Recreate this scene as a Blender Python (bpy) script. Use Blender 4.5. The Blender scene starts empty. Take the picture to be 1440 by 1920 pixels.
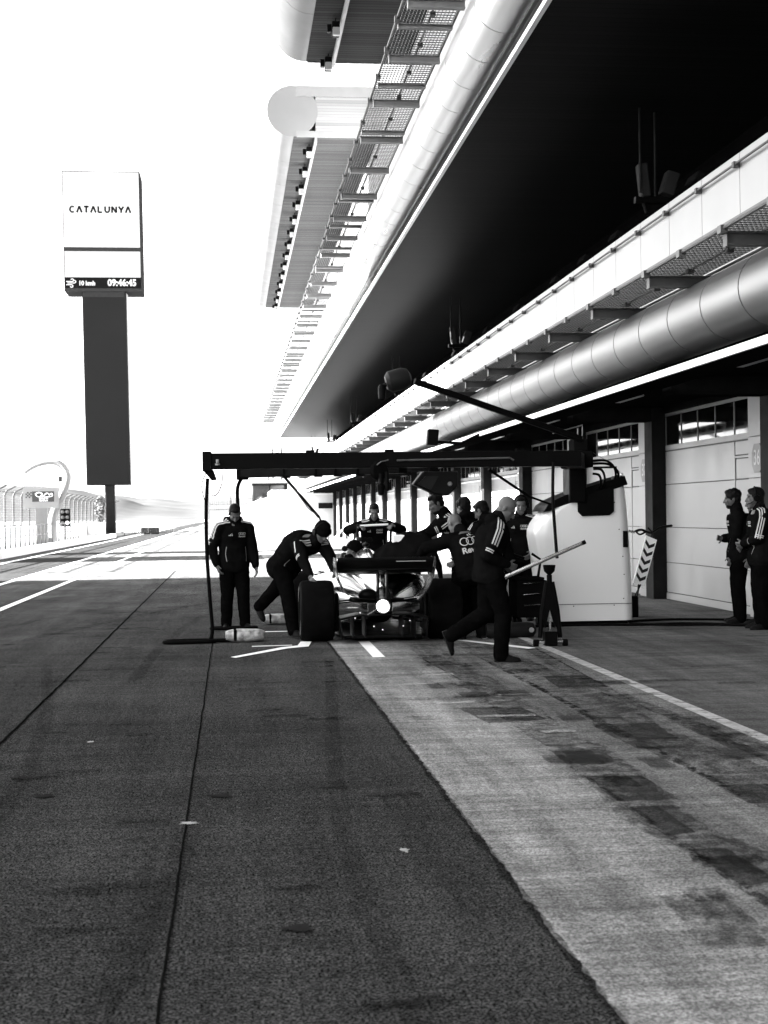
import bpy, bmesh, math, random
from mathutils import Vector, Matrix, noise, Quaternion
from mathutils.bvhtree import BVHTree
random.seed(7)
R = math.radians
V = Vector
scene = bpy.context.scene
COL = scene.collection
WM = {}                                    # world matrix of every object that serves as a parent

# ------------------------------------------------------------------ mesh helpers
class MB:
    """collects shapes and links them as ONE mesh object"""
    def __init__(s): s.v = []; s.f = []
    def add(s, vs, fs):
        n = len(s.v); s.v += [V(p) for p in vs]; s.f += [tuple(n + i for i in f) for f in fs]; return s
    def box(s, x0, x1, y0, y1, z0, z1):
        x0, x1 = min(x0, x1), max(x0, x1); y0, y1 = min(y0, y1), max(y0, y1); z0, z1 = min(z0, z1), max(z0, z1)
        return s.add([(x0,y0,z0),(x1,y0,z0),(x1,y1,z0),(x0,y1,z0),(x0,y0,z1),(x1,y0,z1),(x1,y1,z1),(x0,y1,z1)],
                     [(0,3,2,1),(4,5,6,7),(0,1,5,4),(1,2,6,5),(2,3,7,6),(3,0,4,7)])
    def obox(s, c, size, M=None):
        hx, hy, hz = (k/2 for k in size); M = M or Matrix.Identity(3)
        pts = [(-hx,-hy,-hz),(hx,-hy,-hz),(hx,hy,-hz),(-hx,hy,-hz),(-hx,-hy,hz),(hx,-hy,hz),(hx,hy,hz),(-hx,hy,hz)]
        return s.add([V(c) + M @ V(p) for p in pts], [(0,3,2,1),(4,5,6,7),(0,1,5,4),(1,2,6,5),(2,3,7,6),(3,0,4,7)])
    def quad(s, a, b, c, d): return s.add([a,b,c,d], [(0,1,2,3)])
    def bar(s, a, b, w, h, up=(0,0,1)):
        a, b = V(a), V(b); d = (b-a); L = d.length; d.normalize(); u = V(up)
        x = d.cross(u)
        if x.length < 1e-4: x = d.cross(V((1,0,0)))
        x.normalize(); u = x.cross(d); M = Matrix((x, d, u)).transposed()
        return s.obox((a+b)/2, (w, L, h), M)
    def loft(s, rings, cap=True, closed=True):
        n = len(rings[0]); base = len(s.v)
        for r in rings: s.v += [V(p) for p in r]
        for i in range(len(rings)-1):
            for j in range(n if closed else n-1):
                a = base + i*n + j; b = base + i*n + (j+1) % n
                s.f.append((a, b, b+n, a+n))
        if cap and closed:
            s.f.append(tuple(base + j for j in reversed(range(n))))
            s.f.append(tuple(base + (len(rings)-1)*n + j for j in range(n)))
        return s
    def tube(s, pts, r, seg=10, cap=True, sx=1.0):
        pts = [V(p) for p in pts]; rs = r if isinstance(r, (list, tuple)) else [r]*len(pts)
        rings = []; prev = None
        for i, p in enumerate(pts):
            t = (pts[min(i+1, len(pts)-1)] - pts[max(i-1, 0)]).normalized()
            if prev is None:
                ref = V((0,0,1)) if abs(t.z) < .95 else V((1,0,0))
                x = t.cross(ref).normalized()
            else:
                x = (prev - t*prev.dot(t)).normalized()
            prev = x; y = t.cross(x)
            rings.append([p + (x*math.cos(2*math.pi*k/seg)*sx + y*math.sin(2*math.pi*k/seg))*rs[i] for k in range(seg)])
        return s.loft(rings, cap)
    def capsule(s, a, b, ra, rb, seg=14, n=4):
        a, b = V(a), V(b); d = (b-a); L = d.length
        d = d/L if L > 1e-6 else V((0,0,1))
        pts, rs = [], []
        for i in range(n+1):
            t = math.pi/2*(i/n); pts.append(a - d*ra*math.cos(t)); rs.append(max(ra*math.sin(t), ra*.05))
        for i in range(n+1):
            t = math.pi/2*(i/n); pts.append(b + d*rb*math.sin(t)); rs.append(max(rb*math.cos(t), rb*.05))
        return s.tube(pts, rs, seg)
    def ell(s, c, r, M=None, seg=16, rings=10):
        c = V(c); M = M or Matrix.Identity(3); rr = []
        for i in range(rings+1):
            t = math.pi*(i/rings); t = min(max(t, .05), math.pi-.05)
            rr.append([c + M @ V((r[0]*math.sin(t)*math.cos(2*math.pi*k/seg), r[1]*math.sin(t)*math.sin(2*math.pi*k/seg), -r[2]*math.cos(t))) for k in range(seg)])
        return s.loft(rr)
    def lathe(s, prof, c, axis=(0,0,1), seg=24):
        c = V(c); q = V((0,0,1)).rotation_difference(V(axis)).to_matrix()
        return s.loft([[c + q @ V((r*math.cos(2*math.pi*k/seg), r*math.sin(2*math.pi*k/seg), z)) for k in range(seg)] for r, z in prof])
    def prism(s, poly, axis, a0, a1):
        """2-D outline pushed along an axis: axis x -> (y,z), y -> (x,z), z -> (x,y)"""
        def P(p, a): return {'x': (a, p[0], p[1]), 'y': (p[0], a, p[1]), 'z': (p[0], p[1], a)}[axis]
        return s.loft([[P(p, a0) for p in poly], [P(p, a1) for p in poly]])
    def build(s, name, mat, parent=None, smooth=False, bevel=0, world=True, angle=40, fix=True):
        me = bpy.data.meshes.new(name)
        vs = s.v
        if parent is not None and world:
            inv = WM[parent].inverted(); vs = [inv @ p for p in vs]
        me.from_pydata([tuple(p) for p in vs], [], s.f)
        if fix:
            bm = bmesh.new(); bm.from_mesh(me); bmesh.ops.recalc_face_normals(bm, faces=bm.faces); bm.to_mesh(me); bm.free()
        if smooth:
            me.polygons.foreach_set('use_smooth', [True]*len(me.polygons)); me.set_sharp_from_angle(angle=R(angle))
        for m in (mat if isinstance(mat, (list, tuple)) else [mat]): me.materials.append(m)
        o = bpy.data.objects.new(name, me); COL.objects.link(o)
        if parent is not None:
            o.parent = parent; WM[o] = WM[parent].copy()
        else: WM[o] = Matrix.Identity(4)
        if bevel:
            b = o.modifiers.new('bevel', 'BEVEL'); b.width = bevel; b.segments = 2; b.limit_method = 'ANGLE'; b.angle_limit = R(40)
        return o

def tag(o, label=None, cat=None, group=None, kind=None):
    if label: o['label'] = label
    if cat: o['category'] = cat
    if group: o['group'] = group
    if kind: o['kind'] = kind
    return o
def thing(name, label, cat, loc=(0,0,0), rz=0, group=None):
    o = bpy.data.objects.new(name, None); COL.objects.link(o); o.empty_display_size = .2
    o.location = loc; o.rotation_euler = (0,0,rz); WM[o] = Matrix.Translation(loc) @ Matrix.Rotation(rz, 4, 'Z')
    return tag(o, label, cat, group)
def rebase(o, loc):
    """a one-mesh thing gets its origin at its base"""
    o.data.transform(Matrix.Translation(-V(loc))); o.location = loc; WM[o] = Matrix.Translation(loc); return o
def copy_tree(o, parent=None, delta=None):
    c = o.copy(); COL.objects.link(c)
    if parent is not None: c.parent = parent
    if delta is not None: c.location = o.location + V(delta)
    WM[c] = (WM[parent] if parent is not None else Matrix.Translation(c.location))
    for ch in list(o.children): copy_tree(ch, c)
    return c

# ------------------------------------------------------------------ materials
MATS = {}
def nt(name):
    m = bpy.data.materials.new(name); m.use_nodes = True; n = m.node_tree; return m, n, n.nodes['Principled BSDF']
def grey(c): return (c, c, c, 1)
def N(n, t, **kw):
    x = n.nodes.new(t)
    for k, v in kw.items():
        if k.startswith('i_'): x.inputs[k[2:].replace('_', ' ')].default_value = v
        else: setattr(x, k, v)
    return x
def mat(name, c, rough=.6, metal=0., var=.2, scale=4., bump=0., bscale=60., spec=.5, stretch=(1,1,1), rvar=.1, coat=0.):
    m, n, b = nt(name); L = n.links.new
    b.inputs['Metallic'].default_value = metal; b.inputs['Specular IOR Level'].default_value = spec
    b.inputs['Coat Weight'].default_value = coat
    tc = N(n, 'ShaderNodeTexCoord'); mp = N(n, 'ShaderNodeMapping'); mp.inputs['Scale'].default_value = stretch
    L(tc.outputs['Object'], mp.inputs['Vector'])
    t = N(n, 'ShaderNodeTexNoise', i_Scale=scale, i_Detail=6., i_Roughness=.6); L(mp.outputs[0], t.inputs['Vector'])
    mr = N(n, 'ShaderNodeMapRange'); mr.inputs['From Min'].default_value = .3; mr.inputs['From Max'].default_value = .7
    mr.inputs['To Min'].default_value = c*(1-var); mr.inputs['To Max'].default_value = min(c*(1+var), .95)
    L(t.outputs['Fac'], mr.inputs['Value']); L(mr.outputs[0], b.inputs['Base Color'])
    m2 = N(n, 'ShaderNodeMapRange'); m2.inputs['From Min'].default_value = .3; m2.inputs['From Max'].default_value = .7
    m2.inputs['To Min'].default_value = max(rough-rvar, .02); m2.inputs['To Max'].default_value = min(rough+rvar, 1)
    L(t.outputs['Fac'], m2.inputs['Value']); L(m2.outputs[0], b.inputs['Roughness'])
    if bump:
        t2 = N(n, 'ShaderNodeTexNoise', i_Scale=bscale, i_Detail=3.); L(mp.outputs[0], t2.inputs['Vector'])
        bp = N(n, 'ShaderNodeBump', i_Strength=bump, i_Distance=.02); L(t2.outputs['Fac'], bp.inputs['Height']); L(bp.outputs[0], b.inputs['Normal'])
    MATS[name] = m; return m
def emit(name, c, s):
    m, n, b = nt(name); b.inputs['Base Color'].default_value = grey(.02)
    b.inputs['Emission Color'].default_value = grey(c); b.inputs['Emission Strength'].default_value = s
    MATS[name] = m; return m
def slats(name, c, period, rough, axis='Y', depth=.6, spec=0.):
    """boards running across the lane: a fine joint every period metres"""
    m, n, b = nt(name); L = n.links.new
    tc = N(n, 'ShaderNodeTexCoord'); sp = N(n, 'ShaderNodeSeparateXYZ'); L(tc.outputs['Object'], sp.inputs[0])
    fr = N(n, 'ShaderNodeMath', operation='FRACT'); dv = N(n, 'ShaderNodeMath', operation='DIVIDE'); dv.inputs[1].default_value = period
    L(sp.outputs[axis], dv.inputs[0]); L(dv.outputs[0], fr.inputs[0])
    gt = N(n, 'ShaderNodeMath', operation='GREATER_THAN'); gt.inputs[1].default_value = .12; L(fr.outputs[0], gt.inputs[0])
    fl = N(n, 'ShaderNodeMath', operation='FLOOR'); L(dv.outputs[0], fl.inputs[0])
    wn = N(n, 'ShaderNodeTexWhiteNoise', noise_dimensions='1D'); L(fl.outputs[0], wn.inputs['W'])
    mr = N(n, 'ShaderNodeMapRange'); mr.inputs['To Min'].default_value = c*.8; mr.inputs['To Max'].default_value = c*1.15
    L(wn.outputs['Value'], mr.inputs['Value'])
    ml = N(n, 'ShaderNodeMath', operation='MULTIPLY'); m3 = N(n, 'ShaderNodeMapRange'); m3.inputs['To Min'].default_value = 1-depth; m3.inputs['To Max'].default_value = 1.
    L(gt.outputs[0], m3.inputs['Value']); L(mr.outputs[0], ml.inputs[0]); L(m3.outputs[0], ml.inputs[1]); L(ml.outputs[0], b.inputs['Base Color'])
    b.inputs['Roughness'].default_value = rough; b.inputs['Specular IOR Level'].default_value = spec
    bp = N(n, 'ShaderNodeBump', i_Strength=.5, i_Distance=.01); L(gt.outputs[0], bp.inputs['Height']); L(bp.outputs[0], b.inputs['Normal'])
    MATS[name] = m; return m

def ground_mat(name, c, speck=.5, streak=.2, patch=.2, rough=.8, marks=.3, grooves=0., tiles=0., fade=None, tracks=False):
    """tarmac or worn concrete in metres: stone speckle, wear along the lane, stains"""
    m, n, b = nt(name); L = n.links.new
    tc = N(n, 'ShaderNodeTexCoord')
    def noi(scale, st=(1,1,1), det=4., rg=.6):
        mp = N(n, 'ShaderNodeMapping'); mp.inputs['Scale'].default_value = st; L(tc.outputs['Object'], mp.inputs['Vector'])
        t = N(n, 'ShaderNodeTexNoise', i_Scale=scale, i_Detail=det, i_Roughness=rg); L(mp.outputs[0], t.inputs['Vector']); return t.outputs['Fac'], mp
    def rng(src, lo, hi, a=.3, z=.7):
        r = N(n, 'ShaderNodeMapRange'); r.inputs['From Min'].default_value = a; r.inputs['From Max'].default_value = z
        r.inputs['To Min'].default_value = lo; r.inputs['To Max'].default_value = hi; L(src, r.inputs['Value']); return r.outputs[0]
    def mul(a, bb):
        x = N(n, 'ShaderNodeMath', operation='MULTIPLY'); L(a, x.inputs[0])
        if isinstance(bb, float): x.inputs[1].default_value = bb
        else: L(bb, x.inputs[1])
        return x.outputs[0]
    sp1, _ = noi(98., det=3.); sp2, _ = noi(26., det=7., rg=.8)
    f = mul(rng(sp1, max(.05, 1-speck), 1+speck, .41, .60), rng(sp2, 1-speck*.55, 1+speck*.6, .37, .63))
    big, _ = noi(.55, det=5.); f = mul(f, rng(big, 1-patch, 1+patch))
    st, _ = noi(1.0, (3.2, .25, 1), 6., .7); f = mul(f, rng(st, 1-streak, 1+streak))
    cr, _ = noi(1.0, (.5, 5., 1), 5., .7); f = mul(f, rng(cr, 1-streak*.8, 1+streak*.8))
    mk, _ = noi(1.5, (.8, 2.2, 1), 3., .5); f = mul(f, rng(mk, 1-marks, 1., .27, .36))
    if tiles:
        mp = N(n, 'ShaderNodeMapping'); mp.inputs['Scale'].default_value = (1/.62, 1/.95, 1); mp.inputs['Rotation'].default_value = (0,0,R(1)); L(tc.outputs['Object'], mp.inputs['Vector'])
        vf = N(n, 'ShaderNodeVectorMath', operation='FLOOR'); L(mp.outputs[0], vf.inputs[0])
        wn = N(n, 'ShaderNodeTexWhiteNoise', noise_dimensions='2D'); L(vf.outputs[0], wn.inputs['Vector'])
        gate, _ = noi(.5, (2.2, .6, 1), 2.)
        t = mul(mul(rng(wn.outputs['Value'], 0., 1., .5, .9), rng(gate, 0., 1., .46, .6)), rng(st, .25, 1., .35, .6))
        inv = N(n, 'ShaderNodeMath', operation='MULTIPLY_ADD'); L(t, inv.inputs[0]); inv.inputs[1].default_value = -tiles; inv.inputs[2].default_value = 1.
        f = mul(f, inv.outputs[0])
    if grooves:
        g, _ = noi(1., (1.2, 60., 1), 2.); f = mul(f, rng(g, 1-grooves, 1+grooves*.4))
    if fade:                                   # colour paled down the lane to brighten the sunlit far stretch
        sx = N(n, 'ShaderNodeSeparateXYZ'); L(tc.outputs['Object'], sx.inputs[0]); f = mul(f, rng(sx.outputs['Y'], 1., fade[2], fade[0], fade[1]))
    if tracks:                                 # the middle of the strip is greyed by rubber, its outer edge stays clean
        sx = N(n, 'ShaderNodeSeparateXYZ'); L(tc.outputs['Object'], sx.inputs[0]); wob = N(n, 'ShaderNodeMath', operation='MULTIPLY_ADD'); L(mk, wob.inputs[0]); wob.inputs[1].default_value = .9; L(sx.outputs['X'], wob.inputs[2])
        f = mul(f, rng(wob.outputs[0], 1.12, .66, 2.15, 2.6))
    f = mul(f, c); L(f, b.inputs['Base Color']); b.inputs['Roughness'].default_value = rough; b.inputs['Specular IOR Level'].default_value = 0.
    bp = N(n, 'ShaderNodeBump', i_Strength=.35, i_Distance=.008); L(sp2, bp.inputs['Height']); L(bp.outputs[0], b.inputs['Normal'])
    MATS[name] = m; return m
def text_mesh(s, size, bold=0., spacing=1.):
    """outline of a word as flat 2-D faces, centred"""
    cu = bpy.data.curves.new('word', 'FONT'); cu.body = s; cu.size = size; cu.offset = bold; cu.align_x = 'CENTER'; cu.align_y = 'CENTER'; cu.space_character = spacing
    cu.resolution_u = 4
    o = bpy.data.objects.new('word', cu); COL.objects.link(o)
    dg = bpy.context.evaluated_depsgraph_get(); me = bpy.data.meshes.new_from_object(o.evaluated_get(dg))
    vs = [v.co.copy() for v in me.vertices]; fs = [tuple(p.vertices) for p in me.polygons]
    bpy.data.objects.remove(o); bpy.data.curves.remove(cu); bpy.data.meshes.remove(me)
    return vs, fs
def ring2d(cx, cy, r, w, seg=24):
    vs = []; fs = []
    for k in range(seg):
        a = 2*math.pi*k/seg; vs += [V((cx+(r-w)*math.cos(a), cy+(r-w)*math.sin(a), 0)), V((cx+r*math.cos(a), cy+r*math.sin(a), 0))]
    for k in range(seg):
        a = 2*k; b = 2*((k+1) % seg); fs.append((a, a+1, b+1, b))
    return vs, fs
# ------------------------------------------------------------------ camera
F = 2700.; AL = math.atan(287/F)
cam = bpy.data.cameras.new('camera'); co = bpy.data.objects.new('camera', cam); COL.objects.link(co); scene.camera = co
cam.sensor_fit = 'VERTICAL'; cam.sensor_height = 24; cam.lens = F/1920*24; cam.clip_start = .05; cam.clip_end = 6000
fw = V((math.sin(AL)*math.cos(4/F), math.cos(AL)*math.cos(4/F), math.sin(4/F))); rt = V((math.cos(AL), -math.sin(AL), 0)); up = rt.cross(fw)
ro = .012; r2 = rt*math.cos(ro) - up*math.sin(ro); u2 = up*math.cos(ro) + rt*math.sin(ro)
co.matrix_world = Matrix.Translation((0,0,1.5)) @ Matrix((r2, u2, -fw)).transposed().to_4x4()
cam.dof.use_dof = True; cam.dof.focus_distance = 17.; cam.dof.aperture_fstop = 4.

# ------------------------------------------------------------------ light
SUN_EL, SUN_DIR = R(22), V((1, 0, 0)).normalized()         # where the light travels
w = bpy.data.worlds.new('World'); scene.world = w; w.use_nodes = True; n = w.node_tree; L = n.links.new
sky = n.nodes.new('ShaderNodeTexSky'); sky.sky_type = 'NISHITA'; sky.sun_disc = False; sky.sun_elevation = SUN_EL
to_sun = -SUN_DIR; sky.sun_rotation = math.atan2(to_sun.x, to_sun.y); sky.dust_density = 1.5; sky.air_density = 1.; sky.ozone_density = 1.; sky.altitude = 100
bw = n.nodes.new('ShaderNodeRGBToBW'); L(sky.outputs[0], bw.inputs[0]); L(bw.outputs[0], n.nodes['Background'].inputs['Color']); n.nodes['Background'].inputs['Strength'].default_value = .05
sl = bpy.data.lights.new('sun', 'SUN'); sl.energy = 5.; sl.angle = R(.5); sl.color = (1, 1, 1)
so = bpy.data.objects.new('sun', sl); COL.objects.link(so)
ld = (SUN_DIR*math.cos(SUN_EL) - V((0,0,1))*math.sin(SUN_EL)); so.rotation_euler = ld.to_track_quat('-Z', 'Y').to_euler(); so.location = (-40, 0, 40)
scene.view_settings.view_transform = 'Standard'; scene.view_settings.look = 'None'; scene.view_settings.exposure = EXPOSURE = 4.5; scene.view_settings.gamma = 1
scene.render.engine = 'CYCLES'; scene.cycles.max_bounces = 6; scene.cycles.diffuse_bounces = 4; scene.cycles.glossy_bounces = 3; scene.cycles.caustics_reflective = False

# ------------------------------------------------------------------ palette (a black and white photograph: greys only)
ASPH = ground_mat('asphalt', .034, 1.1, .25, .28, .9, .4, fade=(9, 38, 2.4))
CONC = ground_mat('worn_concrete', .205, .45, .45, .25, .85, .35, grooves=.3, tiles=.25, tracks=True)
APRON = ground_mat('apron_concrete', .092, .3, .36, .24, .8, .4, grooves=.25)
FAST = ground_mat('fast_lane', .035, .3, .2, .1, .85, .1)
EARTH = mat('dry_earth', .3, .95, var=.3, scale=.05)
LINE = ground_mat('road_paint', .5, .12, .15, .1, .7, .35, grooves=.25)
LINE2 = mat('fresh_paint', .8, .6, var=.08, scale=8)
JOINT = mat('joint_tar', .006, .9, var=.3, spec=0.)
STAIN = mat('oil_stain', .018, .9, var=.35, scale=9, spec=0.)
STONE = mat('kerb_stone', .6, .8, var=.12, scale=2)
WHITEP = mat('white_panel', .25, .35, var=.03, scale=1.5, rvar=.05)
WALLW = mat('white_wall', .75, .6, var=.06, scale=1.2)
STRIP = mat('white_edge', .92, .4, var=.03)
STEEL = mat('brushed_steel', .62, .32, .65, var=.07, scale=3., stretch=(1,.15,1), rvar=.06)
STEEL_SHADED = mat('brushed_steel_shaded', .17, .38, .65, var=.1, scale=3., stretch=(1,.15,1), rvar=.06)  # darker copy of brushed_steel: shade on the lower duct put into the colour
TUBEM = mat('gallery_metal', .172, .5, .2, var=.06, scale=1., spec=.3)
SPKM = mat('speaker_grey', .018, .6, var=.2, spec=.02)
TRIM = mat('gallery_trim', .2, .5, var=.05, spec=.1)
GALV = mat('galvanised_steel', .08, .5, .5, var=.25, scale=6)
BRK = mat('bracket_steel', .06, .55, .3, var=.25, scale=5)
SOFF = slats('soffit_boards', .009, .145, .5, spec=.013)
SOFF2 = slats('gallery_boards', .066, .15, .55)
CORR = slats('corrugated_end', .22, .078, .5, axis='Z', depth=.28)
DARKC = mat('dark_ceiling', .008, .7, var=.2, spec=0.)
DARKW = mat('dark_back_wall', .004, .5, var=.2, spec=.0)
DOORP = mat('door_panel', .19, .38, var=.11, scale=1.6, rvar=.08, bump=.05, bscale=2.)
DOORG = mat('door_groove', .02, .6)
PILL = mat('pillar_paint', .012, .55, var=.25, spec=.02)
GLASS = mat('window_glass', .004, .05, var=.1, spec=.8, rvar=.03)
PLAQ = mat('plaque_grey', .12, .5, var=.05)
DIGIT = mat('plaque_white', .32, .5, var=.03)
BLACK = mat('black_metal', .0028, .45, 0., var=.25, spec=.03)
BLACKM = mat('matt_black', .005, .7, var=.3, spec=.0)
RUB = mat('rubber', .0035, .62, var=.3, scale=12, spec=.01)
CHROME = mat('chrome', .75, .15, 1., var=.04)
FARST = mat('far_steel', .02, .5, .2, var=.2)
ARCHM = mat('arch_paint', .16, .6, var=.1)
FENCE = mat('fence_steel', .22, .5, .3, var=.15)
CONCR = mat('stand_concrete', .5, .85, var=.12, scale=1)
HILLM = mat('hill_wood', .06, .95, var=.25, scale=.02, spec=0.)
LEAF = mat('leaves', .1, .8, var=.5, scale=2)
BARK = mat('bark', .12, .9, var=.3)
TOWERM = mat('tower_panel', .012, .6, var=.05, scale=.5, spec=.0)
TOWERF = mat('tower_frame', .022, .6, var=.1, spec=0.)

# ------------------------------------------------------------------ ground, lane, markings
Y0, Y1 = -30, 130
def sheet(name, x0, x1, y0, y1, z, m, **k):
    return tag(MB().quad((x0,y0,z),(x1,y0,z),(x1,y1,z),(x0,y1,z)).build(name, m, fix=False), kind='structure', **k)
sheet('ground', -2500, 2500, -300, 4000, -.03, EARTH)
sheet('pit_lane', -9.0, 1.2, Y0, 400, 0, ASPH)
# broken edge of the worn concrete against the tarmac
mb = MB(); xs = []; y = Y0
while y < 104: xs.append(y); y += .05 if 2 < y < 20 else .5
for i in range(len(xs)-1):
    def ex(y): return 1.125 + .026*noise.noise(V((y*2.1, 3, 0))) + .018*noise.noise(V((y*11, 7, 0))) + .014*noise.noise(V((y*31, 1, 0)))
    mb.quad((ex(xs[i]),xs[i],.004),(3.46,xs[i],.004),(3.46,xs[i+1],.004),(ex(xs[i+1]),xs[i+1],.004))
tag(mb.build('concrete_strip', CONC, fix=False), kind='structure')
sheet('garage_apron', 3.46, 7.6, Y0, 104, .004, APRON)
sheet('fast_lane', -7.55, -5.25, Y0, 400, .004, FAST)
def marking(name, poly, m=LINE, z=.009):
    return tag(MB().add([(x, y, z) for x, y in poly], [tuple(range(len(poly)))]).build(name, m, fix=False), kind='structure')
marking('lane_line', [(-3.86,Y0),(-3.72,Y0),(-3.72,200),(-3.86,200)], LINE2)
marking('lane_line', [(-5.30,Y0),(-5.14,Y0),(-5.14,200),(-5.30,200)], LINE2)
marking('lane_line', [(-7.70,Y0),(-7.52,Y0),(-7.52,200),(-7.70,200)], LINE2)
marking('box_line', [(1.455,14.95),(1.585,14.95),(1.60,16.9),(1.47,16.9)], LINE2)
marking('box_line', [(-.02,15.32),(.03,15.22),(.62,16.18),(.86,16.35),(.93,17.0),(.80,17.0),(.74,16.5),(.55,16.32)], LINE2)
marking('box_line', [(.22,16.47),(.68,16.52),(.68,16.60),(.22,16.55)], LINE2)
marking('box_line', [(.42,18.5),(.72,18.5),(.72,18.62),(.42,18.62)], LINE2)
marking('box_line', [(2.62,16.72),(3.22,15.50),(3.32,15.60),(2.74,16.72)], LINE2)
marking('box_line', [(2.95,16.90),(3.16,16.90),(3.16,17.0),(2.95,17.0)], LINE2)
def seam(pts, wd):
    mb = MB()
    for (a, b) in zip(pts, pts[1:]):
        d = V((b[0]-a[0], b[1]-a[1], 0)).normalized(); nn = V((-d.y, d.x, 0))*wd
        mb.quad(V((*a, .006))-nn, V((*b, .006))-nn, V((*b, .006))+nn, V((*a, .006))+nn)
    return tag(mb.build('tarmac_joint', JOINT, fix=False), kind='structure')
def wander(x, ya, yb, amp, st):
    pts = []; y = ya
    while y < yb: pts.append((x + amp*noise.noise(V((y*1.7, x*9, 0))) + amp*.5*noise.noise(V((y*9, x, 0))), y)); y += st
    return pts
seam(wander(-1.54, 3, 40, .012, .08), .011)
seam(wander(-.235, 3, 18, .009, .06), .0055)
random.seed(3)
def blot(x, y, rx, ry, m=STAIN, z=.007, name='oil_stain'):
    pts = []
    for k in range(48):
        a = 2*math.pi*k/48; q = .72 + .5*noise.noise(V((x*3+math.cos(a)*1.3, y*3+math.sin(a)*1.3, 0))) + .35*noise.noise(V((x+math.cos(a)*5, y+math.sin(a)*5, 3)))
        pts.append((x+rx*q*math.cos(a), y+ry*q*math.sin(a)))
    return marking(name, pts, m, z)
blot(-1.02, 7.9, .07, .06); blot(.22, 5.22, .075, .07); blot(2.06, 5.25, .07, .05); blot(-.08, 7.75, .09, .07, z=.0065)
mat('flake', .3, .8, var=.3, scale=20, spec=0.)
blot(-.22, 7.08, .055, .04, MATS['flake'], .0075, 'paint_flake'); blot(.75, 6.35, .025, .05, MATS['flake'], .0075, 'paint_flake'); blot(-.95, 9.75, .03, .05, MATS['flake'], .0075, 'paint_flake')
# worn-in rubber and repair marks: broken, see-through films of dark rubber on the paving
def film(name, c, dens, scale, st=(1,1,1), edge=.1, lo=0., mid=.5):
    m, n, b = nt(name); L = n.links.new
    b.inputs['Base Color'].default_value = grey(c); b.inputs['Roughness'].default_value = .9; b.inputs['Specular IOR Level'].default_value = 0.
    tc = N(n, 'ShaderNodeTexCoord'); mp = N(n, 'ShaderNodeMapping'); mp.inputs['Scale'].default_value = st; L(tc.outputs['Object'], mp.inputs['Vector'])
    t = N(n, 'ShaderNodeTexNoise', i_Scale=scale, i_Detail=8., i_Roughness=.82); L(mp.outputs[0], t.inputs['Vector'])
    r = N(n, 'ShaderNodeMapRange'); r.inputs['From Min'].default_value = mid-edge; r.inputs['From Max'].default_value = mid+edge; r.inputs['To Min'].default_value = lo; r.inputs['To Max'].default_value = dens
    L(t.outputs['Fac'], r.inputs['Value']); L(r.outputs[0], b.inputs['Alpha']); MATS[name] = m; return m
RUBF = film('rubber_film', .025, .5, 5.5, (1.6, 1.3, 1), .06); TYRF = film('tyre_film', .012, .30, 5., (2, .6, 1), .12); REPF = film('repair_film', .03, .62, 9., (1, 1, 1), .25, .30); SCUF = film('scuff_film', .006, .6, 14., (1, .6, 1), .12); PALE = film('pale_scrape', .5, .6, 11., (.5, 3, 1), .12)
def ragged(poly, amp, k=9):
    out = []
    for a, b in zip(poly, poly[1:]+poly[:1]):
        for i in range(k):
            t = i/k; x = a[0]+(b[0]-a[0])*t; y = a[1]+(b[1]-a[1])*t
            out.append((x+amp*noise.noise(V((x*17, y*13, 1))), y+amp*1.6*noise.noise(V((x*15, y*19, 8)))))
    return out
zz = .0062
marking('lane_line', [(3.385,Y0),(3.50,Y0),(3.50,104),(3.385,104)], film('worn_paint', .42, .95, 3.2, (1.6, 3.2, 1), .13, .12, .44))
def mark(name, poly, m, amp=.015):
    global zz
    zz += .00006
    return marking(name, ragged(poly, amp), m, zz)
for q in ([(1.98,7.95),(2.29,7.95),(2.29,7.26),(1.97,7.26)], [(1.98,7.10),(2.13,7.10),(2.13,6.5),(1.98,6.46)], [(1.99,6.18),(2.16,6.18),(2.18,5.58),(2.0,5.56)], [(2.06,5.36),(2.24,5.36),(2.21,4.94),(2.04,4.92)], [(2.03,8.85),(2.22,8.85),(2.2,8.35),(2.03,8.32)], [(3.1,9.2),(3.22,9.2),(3.21,8.75),(3.09,8.75)],
          [(2.42,5.9),(2.62,5.9),(2.6,5.3),(2.4,5.3)], [(2.6,7.6),(2.9,7.6),(2.9,7.1),(2.6,7.1)], [(1.72,10.9),(2.2,10.9),(2.25,10.2),(1.8,10.1)], [(2.5,9.9),(2.95,9.9),(2.9,9.2),(2.5,9.25)], [(2.8,12.9),(3.2,12.9),(3.2,12.0),(2.75,12.0)]):
    mark('repair_patch', q, REPF)
mark('repair_patch', [(2.08,6.02),(2.15,6.05),(2.17,5.62),(2.10,5.66)], SCUF)
random.seed(5)
for x0, w0 in ((2.15,.17),(2.78,.22),(3.2,.09)):      # wheel tracks into the box
    pts = []; y = 3.4
    while y < 16.6: pts.append((x0+.16*noise.noise(V((y*.5, x0*7, 0)))+.05*noise.noise(V((y*2.1, x0*3, 0))), y)); y += .25
    mark('rubber_track', [(x-w0, y) for x, y in pts] + [(x+w0, y) for x, y in reversed(pts)], RUBF, .05)
def arcmark(pts, wd, m):
    p = spline2(pts); L_ = [(x-wd, y) for x, y in p]; R_ = [(x+wd, y) for x, y in reversed(p)]
    return mark('tyre_mark', L_+R_, m, .006)
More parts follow.
